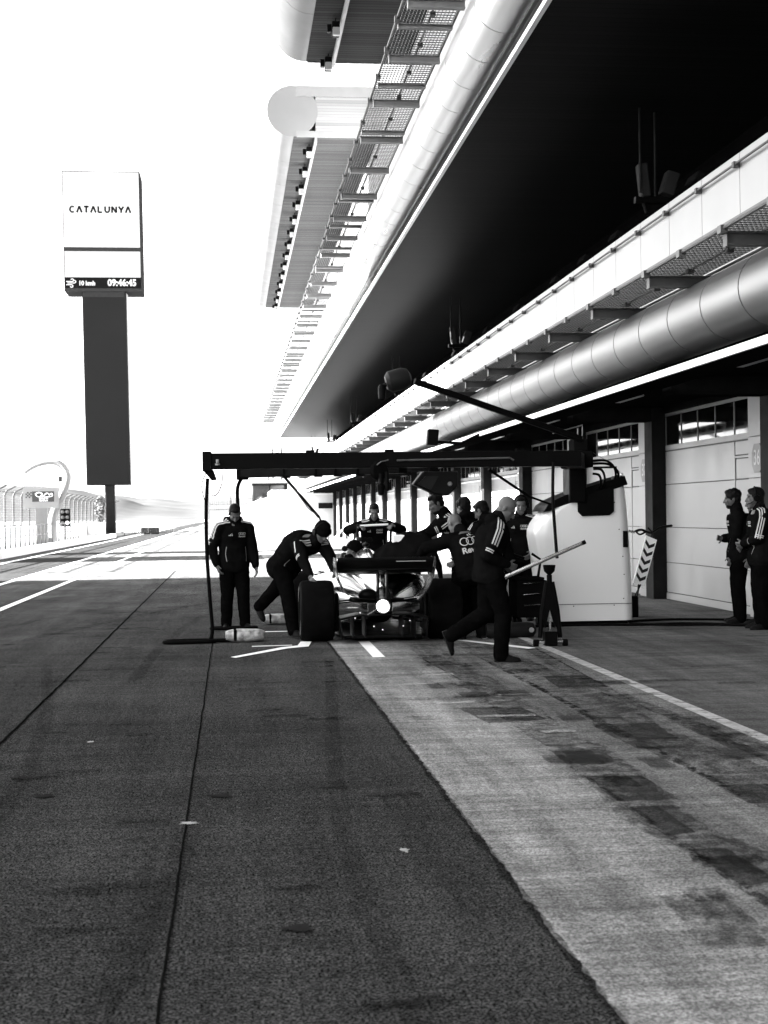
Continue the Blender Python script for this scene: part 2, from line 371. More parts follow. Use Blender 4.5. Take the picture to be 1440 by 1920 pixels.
def spline2(p, k=6):
    out = []
    for i in range(len(p)-1):
        a, b, c, d = p[max(i-1,0)], p[i], p[i+1], p[min(i+2,len(p)-1)]
        for j in range(k):
            t = j/k; out.append(tuple(.5*((2*b[m])+(-a[m]+c[m])*t+(2*a[m]-5*b[m]+4*c[m]-d[m])*t*t+(-a[m]+3*b[m]-3*c[m]+d[m])*t**3) for m in (0,1)))
    out.append(p[-1]); return out
arcmark([(-.62,3.2),(-.40,4.6),(-.26,6.0),(-.22,7.0)], .06, TYRF)
arcmark([(-1.25,3.6),(-1.15,5.5),(-1.2,8.0),(-1.4,11),(-1.9,15)], .05, TYRF)
arcmark([(-3.2,20),(-2.4,23),(-1.2,26.5),(.6,31)], .09, TYRF); arcmark([(-2.9,16.5),(-2.0,20),(-.6,24.5),(.9,28)], .08, TYRF); arcmark([(-4.4,24),(-3.4,27),(-1.9,30),(.2,33.5)], .1, TYRF)
arcmark([(.55,3.6),(.50,6),(.62,9),(.85,12.5),(1.0,15)], .05, TYRF); arcmark([(-.9,13),(-.8,17),(-.4,22),(.4,27)], .06, TYRF)
for k in range(60):
    x = random.uniform(-2.6, 1.0); y = random.uniform(3.6, 24); s_ = random.uniform(.03, .09)*(1+y*.05)
    mark('scuff', [(x-s_*1.4,y-s_*.5),(x+s_*1.4,y-s_*.4),(x+s_*1.3,y+s_*.5),(x-s_*1.3,y+s_*.4)], SCUF, .03)
for k in range(34):
    x = random.uniform(1.3, 6.5); y = random.uniform(4.2, 16); s_ = random.uniform(.03, .10)*(1+y*.06)
    mark('scuff', [(x-s_*1.6,y-s_*.5),(x+s_*1.6,y-s_*.4),(x+s_*1.4,y+s_*.5),(x-s_*1.5,y+s_*.4)], SCUF, .03)
for x, y, s_ in ((1.75,11.2,.16),(2.0,10.4,.22),(1.62,12.5,.12),(2.3,11.6,.15),(2.2,9.6,.12),(1.9,13.2,.14)):
    mark('paint_scrape', [(x-s_,y-.05),(x+s_,y-.04),(x+s_*.9,y+.06),(x-s_,y+.05)], PALE, .02)
for y in (7.05, 8.42, 9.05, 12.3): mark('paving_crack', [(1.6,y),(3.46,y+.03),(3.46,y+.045),(1.6,y+.018)], SCUF, .02)
# ragged dark lip where the tarmac meets the concrete
pts = []; y = 3.2
while y < 40: pts.append(y); y += .04 if y < 18 else .3
L_ = [(1.095+.02*noise.noise(V((y*3, 1, 0)))+.012*noise.noise(V((y*17, 5, 0))), y) for y in pts]; R_ = [(1.135+.012*noise.noise(V((y*9, 3, 0)))+.012*noise.noise(V((y*27, 2, 0))), y) for y in reversed(pts)]
marking('joint_lip', L_+R_, film('lip_film', .008, .8, 16., (1,1,1), .2), .0061)
random.seed(21)
for k in range(40):
    x = random.uniform(1.7, 3.3); y = random.uniform(4, 15); a = random.uniform(.05,.16); b_ = random.uniform(.1,.4)
    mark('repair_patch', [(x-a,y),(x+a,y),(x+a,y+b_),(x-a,y+b_)], random.choice((REPF, SCUF, RUBF)), .012)
# ------------------------------------------------------------------ pit building
BY0, BY1 = -14., 101.5
bld = thing('pit_building', 'long pit building with garages, white parapet, steel ducts and overhanging dark soffit', 'building', (7.3, 19, 0))
def part(name, mb, m, parent=bld, **k): return mb.build(name, m, parent, **k)
# back wall behind the terrace and body above the garages
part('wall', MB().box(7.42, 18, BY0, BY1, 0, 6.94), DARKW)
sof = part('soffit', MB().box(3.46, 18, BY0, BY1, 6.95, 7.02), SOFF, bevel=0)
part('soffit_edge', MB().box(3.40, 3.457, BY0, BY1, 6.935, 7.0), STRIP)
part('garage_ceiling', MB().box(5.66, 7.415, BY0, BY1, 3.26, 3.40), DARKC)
part('canopy_edge_bracket', MB().box(5.001, 5.655, BY0, BY1, 3.10, 3.12), DARKC)
part('canopy_edge', MB().box(4.965, 5.0, BY0, BY1, 3.045, 3.125), STRIP)
def duct(x, z, r):
    mb = MB(); prof = []; y = BY0
    while y < BY1:
        prof += [(y, r), (y+1.122, r), (y+1.124, r-.02), (y+1.148, r-.02), (y+1.15, r)]; y += 1.15
    seg = 40
    return mb.loft([[(x + rr*math.cos(2*math.pi*k/seg), yy, z + rr*math.sin(2*math.pi*k/seg)) for k in range(seg)] for yy, rr in prof])
part('duct', duct(5.32, 3.67, .38), STEEL_SHADED, smooth=True, angle=50)
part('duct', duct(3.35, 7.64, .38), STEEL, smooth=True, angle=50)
# bright fascia panels behind the walkways
def panels(x, z0, z1, ya, yb, st, gap=.014):
    mb = MB(); y = ya
    while y < yb: mb.box(x, x+.05, y, min(y+st, yb)-gap, z0, z1); y += st
    return mb
par = part('parapet', panels(5.42, 4.05, 5.30, BY0+.3, BY1, 1.24), WHITEP)
rl = MB().tube([(5.37, BY0, 5.175), (5.37, BY1, 5.175)], .014, 8)
y = BY0+.3
while y < BY1: rl.box(5.345, 5.418, y-.03, y+.03, 5.14, 5.20); y += 1.24
part('handrail', rl, BRK, par)
part('terrace_floor', MB().box(5.48, 7.41, BY0, BY1, 4.0, 4.12), DARKC)
upw = part('upper_facade', panels(3.46, 7.25, 10.15, BY0, BY1, 2.4), WHITEP)
part('upper_body', MB().box(4.1, 18, BY0, BY1, 7.19, 11.6), WALLW)
# walkway gratings
def walkway(xl, xr, z, ystart):
    gb = MB()
    nb = 17
    for k in range(nb):
        x = xl + (xr-xl)*k/(nb-1); gb.box(x-.003, x+.003, BY0, BY1-.1, z-.008, z+.012)
    y = max(BY0, 6.)
    while y < BY1-.1: gb.box(xl, xr, y-.003, y+.003, z-.004, z+.008); y += .10 if y < 45 else .3
    g = part('walkway', gb, GALV, fix=False)
    eb = MB()
    for x, r in ((xl-.012, .02), ((xl+xr)/2+.05, .012), (xr+.01, .016)): eb.tube([(x, BY0, z-.035), (x, BY1-.1, z-.035)], r, 8)
    y = ystart
    while y < BY1-1: eb.box(xl-.05, xl+.02, y-.05, y+.05, z-.085, z-.01); eb.box((xl+xr)/2+.02, (xl+xr)/2+.09, y+1.0, y+1.08, z-.07, z-.02); y += 1.25
    part('edge_rail', eb, GALV, g)
    return g
g1 = walkway(4.60, 5.33, 4.16, 8.0); g2 = walkway(2.26, 3.00, 8.04, 10.)
def beam_mesh(xl, xr, z, y, t):
    # channel: web with two flanges
    return MB().box(xl, xr, y-.012, y+.012, z-.02-t, z-.02).box(xl, xr, y-.05, y+.05, z-.022, z-.008).box(xl, xr, y-.05, y+.05, z-.034-t, z-.02-t).box(xl-.012, xl-.002, y-.055, y+.055, z-.045-t, z)
def brackets(g, xl, xr, z, ys, t):
    b0 = part('bracket', beam_mesh(xl, xr, z, ys[0], t), BRK, g)
    for yy in ys[1:]:
        c = b0.copy(); COL.objects.link(c); c.parent = g; c.location = (0, yy-ys[0], 0)
brackets(g1, 4.64, 5.36, 4.11, [5.56+2.5*k for k in range(38)], .10)
BRK2 = mat('bracket_steel_glare', .24, .5, .2, var=.2, scale=5)  # lightened copy of bracket_steel: glare on the upper brackets put into the colour
BRK, BRK1 = BRK2, BRK
brackets(g2, 2.30, 3.02, 7.99, [13.6+2.2*k for k in range(40)], .08)
g2b = [18.9+2.65*k for k in range(31)]
brackets(g2, 2.28, 3.00, 7.985, g2b, .03)
BRK = BRK1

mat('frame_grey', .13, .4, var=.05)
# garages: one bay built, the rest copied
M_ = 5.45; BAY0 = 18.78
door = part('garage_door', MB().box(7.34, 7.40, BAY0+.78, BAY0+4.96, .0, 2.515), DOORG)
sec = MB()
zs = [.13, .63, 1.22, 1.94, 2.50]
for a, b in zip(zs, zs[1:]):
    sec.box(7.325, 7.36, BAY0+.79, BAY0+1.56, a+.006, b-.006) if b < 2.2 else None
    sec.box(7.325, 7.36, BAY0+1.60, BAY0+4.95, a+.006, b-.006)
sec.box(7.325, 7.36, BAY0+.79, BAY0+.80, 1.95, 2.49)
sec.box(7.325, 7.36, BAY0+.79, BAY0+1.56, 2.30, 2.49)
sec.box(7.315, 7.36, BAY0+.79, BAY0+4.95, .012, .118)
part('door_section', sec, DOORP, door, bevel=.004)
part('pedestrian_door', MB().box(7.330, 7.365, BAY0+.83, BAY0+1.545, 1.955, 2.235).box(7.318, 7.36, BAY0+1.565, BAY0+1.585, .13, 2.27).box(7.318, 7.36, BAY0+.80, BAY0+1.62, 2.255, 2.28), DOORP, door)
sec2 = MB().box(7.325, 7.40, BAY0+.79, BAY0+4.95, 2.517, 2.60); part('door_rail', sec2, DOORP, door)
fr = MB().box(7.325, 7.40, BAY0+.79, BAY0+4.95, 3.09, 3.14)
for k in range(6): yy = BAY0+.79 + k*(4.16/5)-(.015 if k in (0,) else 0); fr.box(7.331, 7.345, max(yy-.009, BAY0+.79), min(yy+.009, BAY0+4.95), 2.602, 3.088)
part('window_frame', fr, MATS['frame_grey'], door)
part('window_glass', MB().quad((7.342, BAY0+.8, 2.602),(7.342, BAY0+4.94, 2.602),(7.342, BAY0+4.94, 3.088),(7.342, BAY0+.8, 3.088)), GLASS, door)
pan = MB()
for a, b in ((.0, .12), (.126, 1.217), (1.223, 1.937), (1.943, 2.515), (2.521, 3.24)): pan.box(7.22, 7.41, BAY0+.02, BAY0+.75, a, b)
panel = part('bay_panel', pan, DOORP, bevel=.004)
pillar = part('pillar', MB().box(7.10, 7.412, BAY0+4.99, BAY0+5.43, 0, 3.255), PILL, bevel=.01)
beam = part('ceiling_beam', MB().box(5.75, 7.10, BAY0+5.0, BAY0+5.4, 3.02, 3.258), DARKC)
lint = part('door_lintel', MB().box(7.28, 7.41, BAY0+.78, BAY0+4.96, 3.145, 3.255), DARKC)
light = part('ceiling_light', MB().box(5.9, 6.1, BAY0+2.0, BAY0+3.3, 3.2, 3.258), FENCE)
for k in range(-5, 15):
    if k == 0: continue
    for o in (door, panel, pillar, beam, lint, light):
        copy_tree(o, bld, (0, k*M_, 0))
# the two numbered plaques
def plaque(num, bay):
    yc = BAY0 + bay*M_ + .385; s = .19
    oct_ = [(-s,-s*.45),(-s*.55,-s*1.05),(s*.55,-s*1.05),(s,-s*.45),(s,s*.45),(s*.55,s*1.05),(-s*.55,s*1.05),(-s,s*.45)]
    p = part('number_plaque', MB().prism([(yc+a, 2.21+b) for a, b in oct_], 'x', 7.205, 7.218), PLAQ)
    vs, fs = text_mesh(num, .30, .002)
    part('number', MB().add([(7.2035, yc - v.x*.82, 2.21+v.y) for v in vs], fs), DIGIT, p, fix=False)
plaque('36', 0); plaque('37', 1)

# ------------------------------------------------------------------ galleries above (steel tube on the outer edge)
def gallery(y0, y1, label):
    t = thing('roof_gallery', label, 'gallery', (4, (y0+y1)/2, 11.8))
    zc, r, xc = 12.5, .69, 1.79; seg = 44
    prof = []; y = y0
    st = (y1-y0)/max(1, round((y1-y0)/3.0))
    while y < y1-.1: prof += [(y, r), (y+st-.02, r), (y+st-.018, r-.012), (y+st-.004, r-.012)]; y += st
    prof.append((y1, r))
    MB().loft([[(xc+rr*math.cos(2*math.pi*k/seg), yy, zc+rr*math.sin(2*math.pi*k/seg)) for k in range(seg)] for yy, rr in prof]).build('edge_tube', TUBEM, t, smooth=True, angle=50)
    MB().box(1.82, 6.5, y0+.02, y1-.02, 11.80, 11.95).build('soffit', SOFF2, t)
    MB().box(1.82, 6.5, y0+.05, y1-.05, 12.93, 13.18).build('roof', WALLW, t)
    MB().box(2.42, 6.4, y0+.01, y0+.12, 11.955, 12.925).build('end_panel', CORR, t)
    MB().box(2.45, 6.4, y0+.2, y1-.2, 11.96, 12.92).build('body', WALLW, t)
    MB().box(1.9, 6.45, y0-.02, y0+.018, 12.9, 13.19).box(1.9, 6.45, y0-.02, y0+.018, 11.79, 11.96).build('end_trim', TRIM, t)
    MB().box(2.39, 2.46, y0+.03, y1-.03, 11.68, 11.798).build('light_track', FENCE, t)
    MB().box(1.85, 6.4, y1-.016, y1+.01, 11.78, 12.0).build('end_edge', TRIM, t)
    return t
gallery(5, 32.7, 'white tube-edged gallery overhead with dark slatted underside, nearest to the viewer')
gallery(39.2, 71.5, 'white tube-edged gallery further along with its round tube end facing the camera')
def spot(y, lab, first=None):
    if first: c = copy_tree(first, None, (0, y-first.location.y, 0)); c['label'] = lab; return c
    t = thing('spotlight', lab, 'spotlight', (2.30, y, 11.79), group='spotlights under the gallery edge')
    MB().box(2.20, 2.36, y-.10, y+.10, 11.42, 11.72).build('lamp_body', BLACK, t, bevel=.02)
    MB().box(2.21, 2.35, y-.19, y-.103, 11.40, 11.56).build('visor', WHITEP, t)
    MB().box(2.27, 2.29, y-.02, y+.02, 11.722, 11.797).build('bracket', BLACK, t)
    MB().box(2.10, 2.19, y-.06, y+.06, 11.50, 11.66).build('ballast', BLACK, t)
    return t
lab1 = ['dark spotlight under the nearest gallery, the higher one in the picture', 'dark spotlight at the far end of the nearest gallery underside']
s0 = spot(29.8, lab1[0]); spot(32.1, lab1[1], s0)
for i in range(14):
    y = 40.0 + 2.28*i
    spot(y, 'spotlight hanging under the second gallery just below its round tube end' if i == 0 else ('spotlight at the far end of the second gallery row' if i == 13 else 'small spotlight in the long row under the second gallery'), s0)

# ------------------------------------------------------------------ loudspeakers hung from the big soffit
def hung(y, lab, first=None):
    if first: c = copy_tree(first, None, (0, y-first.location.y, 0)); c['label'] = lab; return c
    t = thing('hanging_speaker', lab, 'loudspeaker', (5.75, y, 6.94), group='loudspeaker clusters hung under the soffit')
    for k, (x, yy) in enumerate(((5.55, y-.1), (5.82, y+.1))): MB().tube([(x, yy, 6.945), (x, yy, 5.8)], .017, 8).build('hanger_rod', SPKM, t)
    MB().obox((5.95, y-.1, 5.92), (.18, .2, .32), Matrix.Rotation(R(18), 3, 'Y')).build('speaker_box', SPKM, t, bevel=.02)
    MB().obox((5.62, y, 5.98), (.13, .18, .46), Matrix.Rotation(R(-6), 3, 'Y')).build('horn', SPKM, t, bevel=.02)
    MB().box(5.5, 6.0, y-.05, y+.05, 5.68, 5.76).tube([(5.62, y, 5.68), (5.66, y, 5.56), (5.75, y, 5.53)], .03, 8).build('clamp', BLACK, t)
    return t
hl = ['loudspeaker cluster under the darkest near part of the soffit', 'loudspeaker cluster above the middle of the white parapet', 'loudspeaker cluster just behind the boom arm head', 'small loudspeaker cluster in front of the grey soffit, beyond the boom arm', 'tiny loudspeaker cluster low beside the parapet', 'farthest loudspeaker cluster, at the end of the soffit']
h0 = hung(19.06, hl[0])
for y, lb in zip((35.9, 49, 66.2, 82.5, 99), hl[1:]): hung(y, lb, h0)

# small lamps standing on the parapet
p0 = None
for i, y in enumerate((16.8, 20.4, 22.3, 24.3, 27.6, 31.0, 35.5, 41.)):
    if p0 is None:
        p0 = thing('parapet_lamp', 'x', 'lamp', (5.6, y, 5.30), group='dark lamps along the parapet top')
        MB().box(5.58, 5.62, y-.02, y+.02, 4.13, 5.36).build('stem', BLACK, p0)
        MB().obox((5.62, y, 5.46), (.16, .42, .12), Matrix.Rotation(R(25), 3, 'Y')).build('lamp_head', BLACKM, p0, bevel=.02)
        o = p0
    else: o = copy_tree(p0, None, (0, y-p0.location.y, 0))
    o['label'] = 'small dark lamp standing behind the top edge of the white parapet'

# ------------------------------------------------------------------ grandstand across the straight: it throws the shade on the pit lane
gs = thing('grandstand', 'tall covered concrete grandstand across the straight', 'grandstand', (-58, 11, 0))
GE = 35.4
t = MB()
for k in range(22): t.box(-44-1.3*(k+1), -44-1.3*k, -11, GE, 0, 2.2+.95*k)
t.build('seating_tiers', CONCR, gs)
MB().box(-74.5, -73.2, -11, GE, 0, 33.0).build('back_wall', CONCR, gs)
MB().prism([(-75, 33.02), (-42, 33.5), (-42, 34.3), (-75, 34.2)], 'y', -11, GE).build('roof', WALLW, gs)
for k in range(4): MB().box(-60.4, -59.6, GE-.9-14*k, GE-.2-14*k, 13.5, 33.2).build('roof_column', FENCE, gs)

# two unseen blank panels added across the straight, out of the picture: their shade lies in bands over the sunlit lane
for k, (y, w_) in enumerate(((52.5, 2.6), (61.0, 1.6))):
    at_ = thing('shade_panel', ('wide' if k == 0 else 'narrow') + ' unseen panel across the straight, added to cast a shade band', 'tower', (-45, y, 0))
    MB().box(-45.3, -44.7, y-w_, y+w_, 3, 21).build('panel', CONCR, at_)
    for q in (-.7, .7): MB().box(-45.2, -44.8, y+q*w_-.2, y+q*w_+.2, 0, 2.99).build('leg', GALV, at_)
# ------------------------------------------------------------------ left side: pit wall, fence, tower
MB_ = MB
ks = MB().box(-8.75, -8.45, Y0, 108, -.02, .30)
tag(rebase(ks.build('pit_kerb', STONE, bevel=.03), (-8.6, 40, 0)), kind='structure')
tag(rebase(MB().box(-10.97, -8.755, Y0, 108, -.02, .16).build('pit_wall_walkway', STONE), (-9.9, 40, 0)), kind='structure')
pw = MB().box(-11.30, -10.98, Y0, 150, -.02, 1.05)
tag(rebase(pw.build('pit_wall', WALLW, bevel=.02), (-11.1, 60, 0)), 'low white concrete pit wall behind the steel railing', 'wall')
rail = thing('railing', 'grey steel railing with thin posts in front of the white pit wall', 'railing', (-9.4, 70, .16))
MB().tube([(-9.4, 20, 1.2), (-9.4, 93, 1.2)], .028, 8).tube([(-9.4, 20, .7), (-9.4, 93, .7)], .02, 8).build('rail', FARST, rail)
p0 = None
for k in range(50):
    y = 21 + 1.45*k
    if p0 is None: p0 = MB().tube([(-9.4, y, .155), (-9.4, y, 1.2)], .026, 8).build('post', FARST, rail); ya = y
    else: c = p0.copy(); COL.objects.link(c); c.parent = rail; c.location = (0, y-ya, 0)
# catch fence: mesh panels on cranked posts
fen = thing('catch_fence', 'tall wire catch fence with bent-over post tops behind the pit wall', 'fence', (-11.7, 90, 0))
mesh_m, n, b = nt('fence_mesh'); L = n.links.new
b.inputs['Base Color'].default_value = grey(.45); b.inputs['Roughness'].default_value = .5
wires = MB()
for k in range(15):
    z = 1.05 + .14*k; wires.box(-11.705, -11.695, 40, 150, z, z+.012)
y = 40.
while y < 150: wires.box(-11.706, -11.694, y, y+.012, 1.0, 3.0); y += .30
wires.build('wire_mesh', FARST, fen, fix=False)
p0 = None
for k in range(36):
    y = 40.5 + 3.05*k
    if p0 is None: p0 = MB().tube([(-11.78, y, 0), (-11.78, y, 2.75), (-11.66, y, 2.98), (-11.2, y, 3.2)], .06, 8).build('post', FARST, fen); ya = y
    else: c = p0.copy(); COL.objects.link(c); c.parent = fen; c.location = (0, y-ya, 0)
MB().tube([(-11.2, 40, 3.2), (-11.2, 150, 3.2)], .02, 6).tube([(-11.72, 40, 2.9), (-11.72, 150, 2.9)], .025, 6).build('top_cable', FARST, fen)

# LED tower (leans a hair towards the track)
TY = 118.
tw = thing('screen_tower', 'tall dark LED tower with a white CATALUNYA screen and clock at its top', 'tower', (-9.75, TY, 0))
lean = lambda z: -.0115*(z-4)
def lbox(x0, x1, y0, y1, z0, z1):
    a, b = lean(z0), lean(z1)
    return [(x0+a,y0,z0),(x1+a,y0,z0),(x1+a,y1,z0),(x0+a,y1,z0),(x0+b,y0,z1),(x1+b,y0,z1),(x1+b,y1,z1),(x0+b,y1,z1)], [(0,3,2,1),(4,5,6,7),(0,1,5,4),(1,2,6,5),(2,3,7,6),(3,0,4,7)]
def TB(*a): return MB().add(*lbox(*a))
TB(-10.14, -9.36, TY+.3, TY+1.1, -.05, 4.3).build('mast', PILL, tw, bevel=.1)
TB(-11.56, -8.05, TY, TY+1.4, 4.12, 19.72).build('column_panel', TOWERM, tw, bevel=.06)
TB(-8.045, -7.98, TY+.1, TY+1.3, 4.3, 19.6).build('column_edge', FENCE, tw)
TB(-11.50, -8.2, TY-.02, TY+1.4, 19.3, 19.75).build('neck', TOWERF, tw)
hs = TB(-12.93, -6.72, TY-.25, TY+3.0, 19.74, 29.42).build('screen_housing', TOWERF, tw, bevel=.05)
SCR = emit('screen_white', 1., .055); SCRG = emit('screen_pale', 1., .039); SCRD = mat('screen_dark', .006, .6, var=.05, spec=0.)
INK = mat('screen_ink', .012, .6, var=.02, spec=0.); PETAL = emit('screen_petal', 1., .037)
yS = TY - .262
def flat(name, pts, m, parent=tw, dy=0.): # pts in (x,z)
    return MB().add([(x+lean(z), yS-dy, z) for x, z in pts], [tuple(range(len(pts)))]).build(name, m, parent, fix=False)
flat('screen', [(-12.85,23.28),(-6.83,23.28),(-6.83,29.33),(-12.85,29.33)], SCR, tw)
flat('screen', [(-12.85,20.85),(-6.83,20.85),(-6.83,22.95),(-12.85,22.95)], SCRG, tw, .001)
flat('clock_strip', [(-12.86,19.98),(-6.82,19.98),(-6.82,20.82),(-12.86,20.82)], SCRD, tw, .002)
flat('screen_window', [(-11.6,21.3),(-9.3,21.3),(-9.3,22.4),(-11.6,22.4)], SCR, tw, .004)
def words(name, s, size, x, z, m, parent=tw, bold=.0, sx=1., sp=1., dy=.008):
    vs, fs = text_mesh(s, size, bold, sp)
    return MB().add([(x+v.x*sx+lean(z), yS-dy, z+v.y) for v in vs], fs).build(name, m, parent, fix=False)
cx = -9.86; mbw = MB()
# CATALUNYA: letters drawn as strokes, the As without a crossbar
def strokes(mb, lines, x, z, s, wd):
    for a, b in lines:
        a = V((a[0], 0, a[1]))*s; b = V((b[0], 0, b[1]))*s; d = (b-a).normalized(); nn = V((-d.z, 0, d.x))*wd/2
        p = V((x+lean(z), yS-.006, z)); e = d*wd*.0
        mb.add([p+a-nn-e, p+b-nn+e, p+b+nn+e, p+a+nn-e], [(0,1,2,3)])
def arc(cx_, cz_, rx, rz, a0, a1, k=8): 
    q = [(cx_+rx*math.cos(R(a0+(a1-a0)*i/k)), cz_+rz*math.sin(R(a0+(a1-a0)*i/k))) for i in range(k+1)]
    return list(zip(q, q[1:]))
GL = {'C': arc(.5,.5,.45,.45,50,310,12), 'A': [((.05,0),(.5,1)),((.5,1),(.95,0))], 'T': [((.5,0),(.5,.95)),((.05,.93),(.95,.93))],
      'L': [((.15,0),(.15,1)),((.15,.07),(.85,.07))], 'U': [((.12,1),(.12,.4)),((.88,1),(.88,.4))]+arc(.5,.42,.38,.36,180,360,8),
      'N': [((.12,0),(.12,1)),((.12,.95),(.88,.05)),((.88,0),(.88,1))], 'Y': [((.5,0),(.5,.45)),((.5,.45),(.05,1)),((.5,.45),(.95,1))]}
for i, ch in enumerate('CATALUNYA'): strokes(mbw, [((a[0]*.84, a[1]), (b_[0]*.84, b_[1])) for a, b_ in GL[ch]], -12.36 + i*.553, 26.06, .52, .16)
mbw.build('lettering', INK, tw, fix=False)
for dx, dz, a in ((-.66,.66,135),(.66,.72,45),(-.62,-1.0,-130),(.72,-1.05,-50)):
    pts = []
    for k in range(14):
        q = 2*math.pi*k/14; px, pz = .34*math.cos(q), .24*math.sin(q)*(1.25 if math.cos(q) > 0 else .8)
        pts.append((cx+dx+px*math.cos(R(a))-pz*math.sin(R(a)), 26.5+dz+px*math.sin(R(a))+pz*math.cos(R(a))))
    flat('screen_petal', pts, PETAL, tw, .003)
words('clock_digits', '09:46:45', .74, -8.33, 20.40, SCR, bold=.028, sx=.90)
words('wind_reading', '10 kmh', .50, -11.12, 20.36, SCR, bold=.02, sx=.88)
mbi = MB()
for ln in (arc(.62,.78,.14,.14,-90,160)+[((.0,.64),(.62,.64))], arc(.85,.62,.14,.14,-90,170)+[((.12,.48),(.85,.48))], arc(.55,.16,.14,.14,90,-170)+[((.0,.30),(.55,.30))]):
    strokes(mbi, ln, -12.76, 20.02, .76, .075)
mbi.build('wind_symbol', SCR, tw, fix=False)
MB().tube([(-11.9, TY+1, 29.4), (-11.9, TY+1, 30.8)], .02, 6).tube([(-9.1, TY+1, 29.4), (-9.1, TY+1, 29.75)], .03, 6).build('aerial', FENCE, tw)

# traffic light on the pit wall walkway
tl = thing('traffic_light', 'black six-lamp signal on a thin pole with its lower right lamp lit', 'traffic light', (-10.6, 94, .16))
def TLp(x, y): # pixel -> metres around the head
    return -10.6 + (x-122.5)*94/2700, 1.5 + (972-y)*94.5/2700
x0, z1 = TLp(114, 955); x1, z0 = TLp(132.5, 987.5)
hd = MB().box(x0, x1, 93.9, 94.2, z0, z1).build('housing', BLACK, tl, bevel=.06)
LAMP = mat('lamp_lens', .05, .3, var=.1); LIT = emit('lamp_lit', 1., .3)
for i in range(3):
    for j in range(2):
        c = (x0+(x1-x0)*(.27+.46*j), 93.86, z0+(z1-z0)*(.2+.31*i))
        MB().lathe([(.112, 0), (.112, .03), (.02, .05)], c, (0,-1,0), 16).build('lamp', LIT if (i == 0 and j == 1) else LAMP, tl, smooth=True)
MB().tube([(-10.6, 94.05, z0), (-10.6, 94.05, .15)], .06, 8).build('pole', BLACK, tl)

# curved pale mast and the circuit board on the pit wall walkway
def spline(p, k=5):
    out = []
    for i in range(len(p)-1):
        a, b, c, d = p[max(i-1,0)], p[i], p[i+1], p[min(i+2,len(p)-1)]
        for j in range(k):
            t = j/k; out.append(tuple(.5*((2*b[m])+(-a[m]+c[m])*t+(2*a[m]-5*b[m]+4*c[m]-d[m])*t*t+(-a[m]+3*b[m]-3*c[m]+d[m])*t**3) for m in range(len(b))))
    out.append(p[-1]); return out
AY = 78.
arcp = [(-9.42,.16),(-9.45,1.3),(-9.2,2.15),(-8.82,2.95),(-8.62,3.7),(-8.84,4.22),(-9.25,4.47),(-9.85,4.45),(-10.4,4.26),(-10.86,3.96)]
ar = thing('curved_mast', 'pale curved mast hooking over to the left beside the circuit board', 'mast', (-9.42, AY, .16))
sp_ = spline(arcp)
MB().tube([(x, AY, z) for x, z in sp_], [.25*(1-.55*i/len(sp_)) for i in range(len(sp_))], 12).build('arm', ARCHM, ar, smooth=True)
MB().box(-9.05, -8.88, AY-.4, AY-.2, 3.42, 3.7).build('lamp_box', FARST, ar)
MB().tube(spline([(-8.8,AY-.27,3.3),(-8.95,AY-.27,2.7),(-9.2,AY-.27,2.25),(-9.5,AY-.27,2.05)]), .02, 6).build('cable', BLACK, ar)
bd = thing('circuit_board', 'grey circuit sign board with a white track outline and chequered corner', 'sign', (-9.9, AY-1.5, .16))
BDW = mat('board_pale', .24, .5, var=.03, spec=0.); BDG = mat('board_grey', .06, .5, var=.03, spec=0.)
yB = AY-1.5
MB().box(-10.75, -8.92, yB, yB+.12, 2.02, 3.1).build('board', BDW, bd)
MB().box(-10.28, -9.16, yB-.02, yB-.002, 2.36, 2.90).build('grey_field', BDG, bd)
ck = MB()
for i in range(4):
    for j in range(4):
        if (i+j) % 2 == 0: ck.box(-10.62+.08*i, -10.545+.08*i, yB-.015, yB-.003, 2.56+.08*j, 2.635+.08*j)
ck.build('chequer', BDG, bd)
trk = spline([(-10.05,2.66),(-10.10,2.77),(-9.99,2.83),(-9.84,2.82),(-9.75,2.76),(-9.84,2.67),(-9.72,2.66),(-9.54,2.79),(-9.45,2.77),(-9.39,2.70),(-9.30,2.79),(-9.25,2.76),(-9.25,2.66),(-9.42,2.61),(-9.90,2.61),(-10.02,2.64)], 4)
MB().tube([(x, yB-.035, z) for x, z in trk], .02, 6).build('track_outline', STRIP, bd)
for s, z, sz in (('Circuit de', 2.52, .11), ('Barcelona', 2.42, .11)):
    vs, fs = text_mesh(s, sz, .004)
    MB().add([(-9.70+v.x, yB-.026, z+v.y) for v in vs], fs).build('lettering', STRIP, bd, fix=False)
MB().box(-10.1, -9.5, yB+.02, yB+.1, .155, 2.02).build('post', ARCHM, bd)

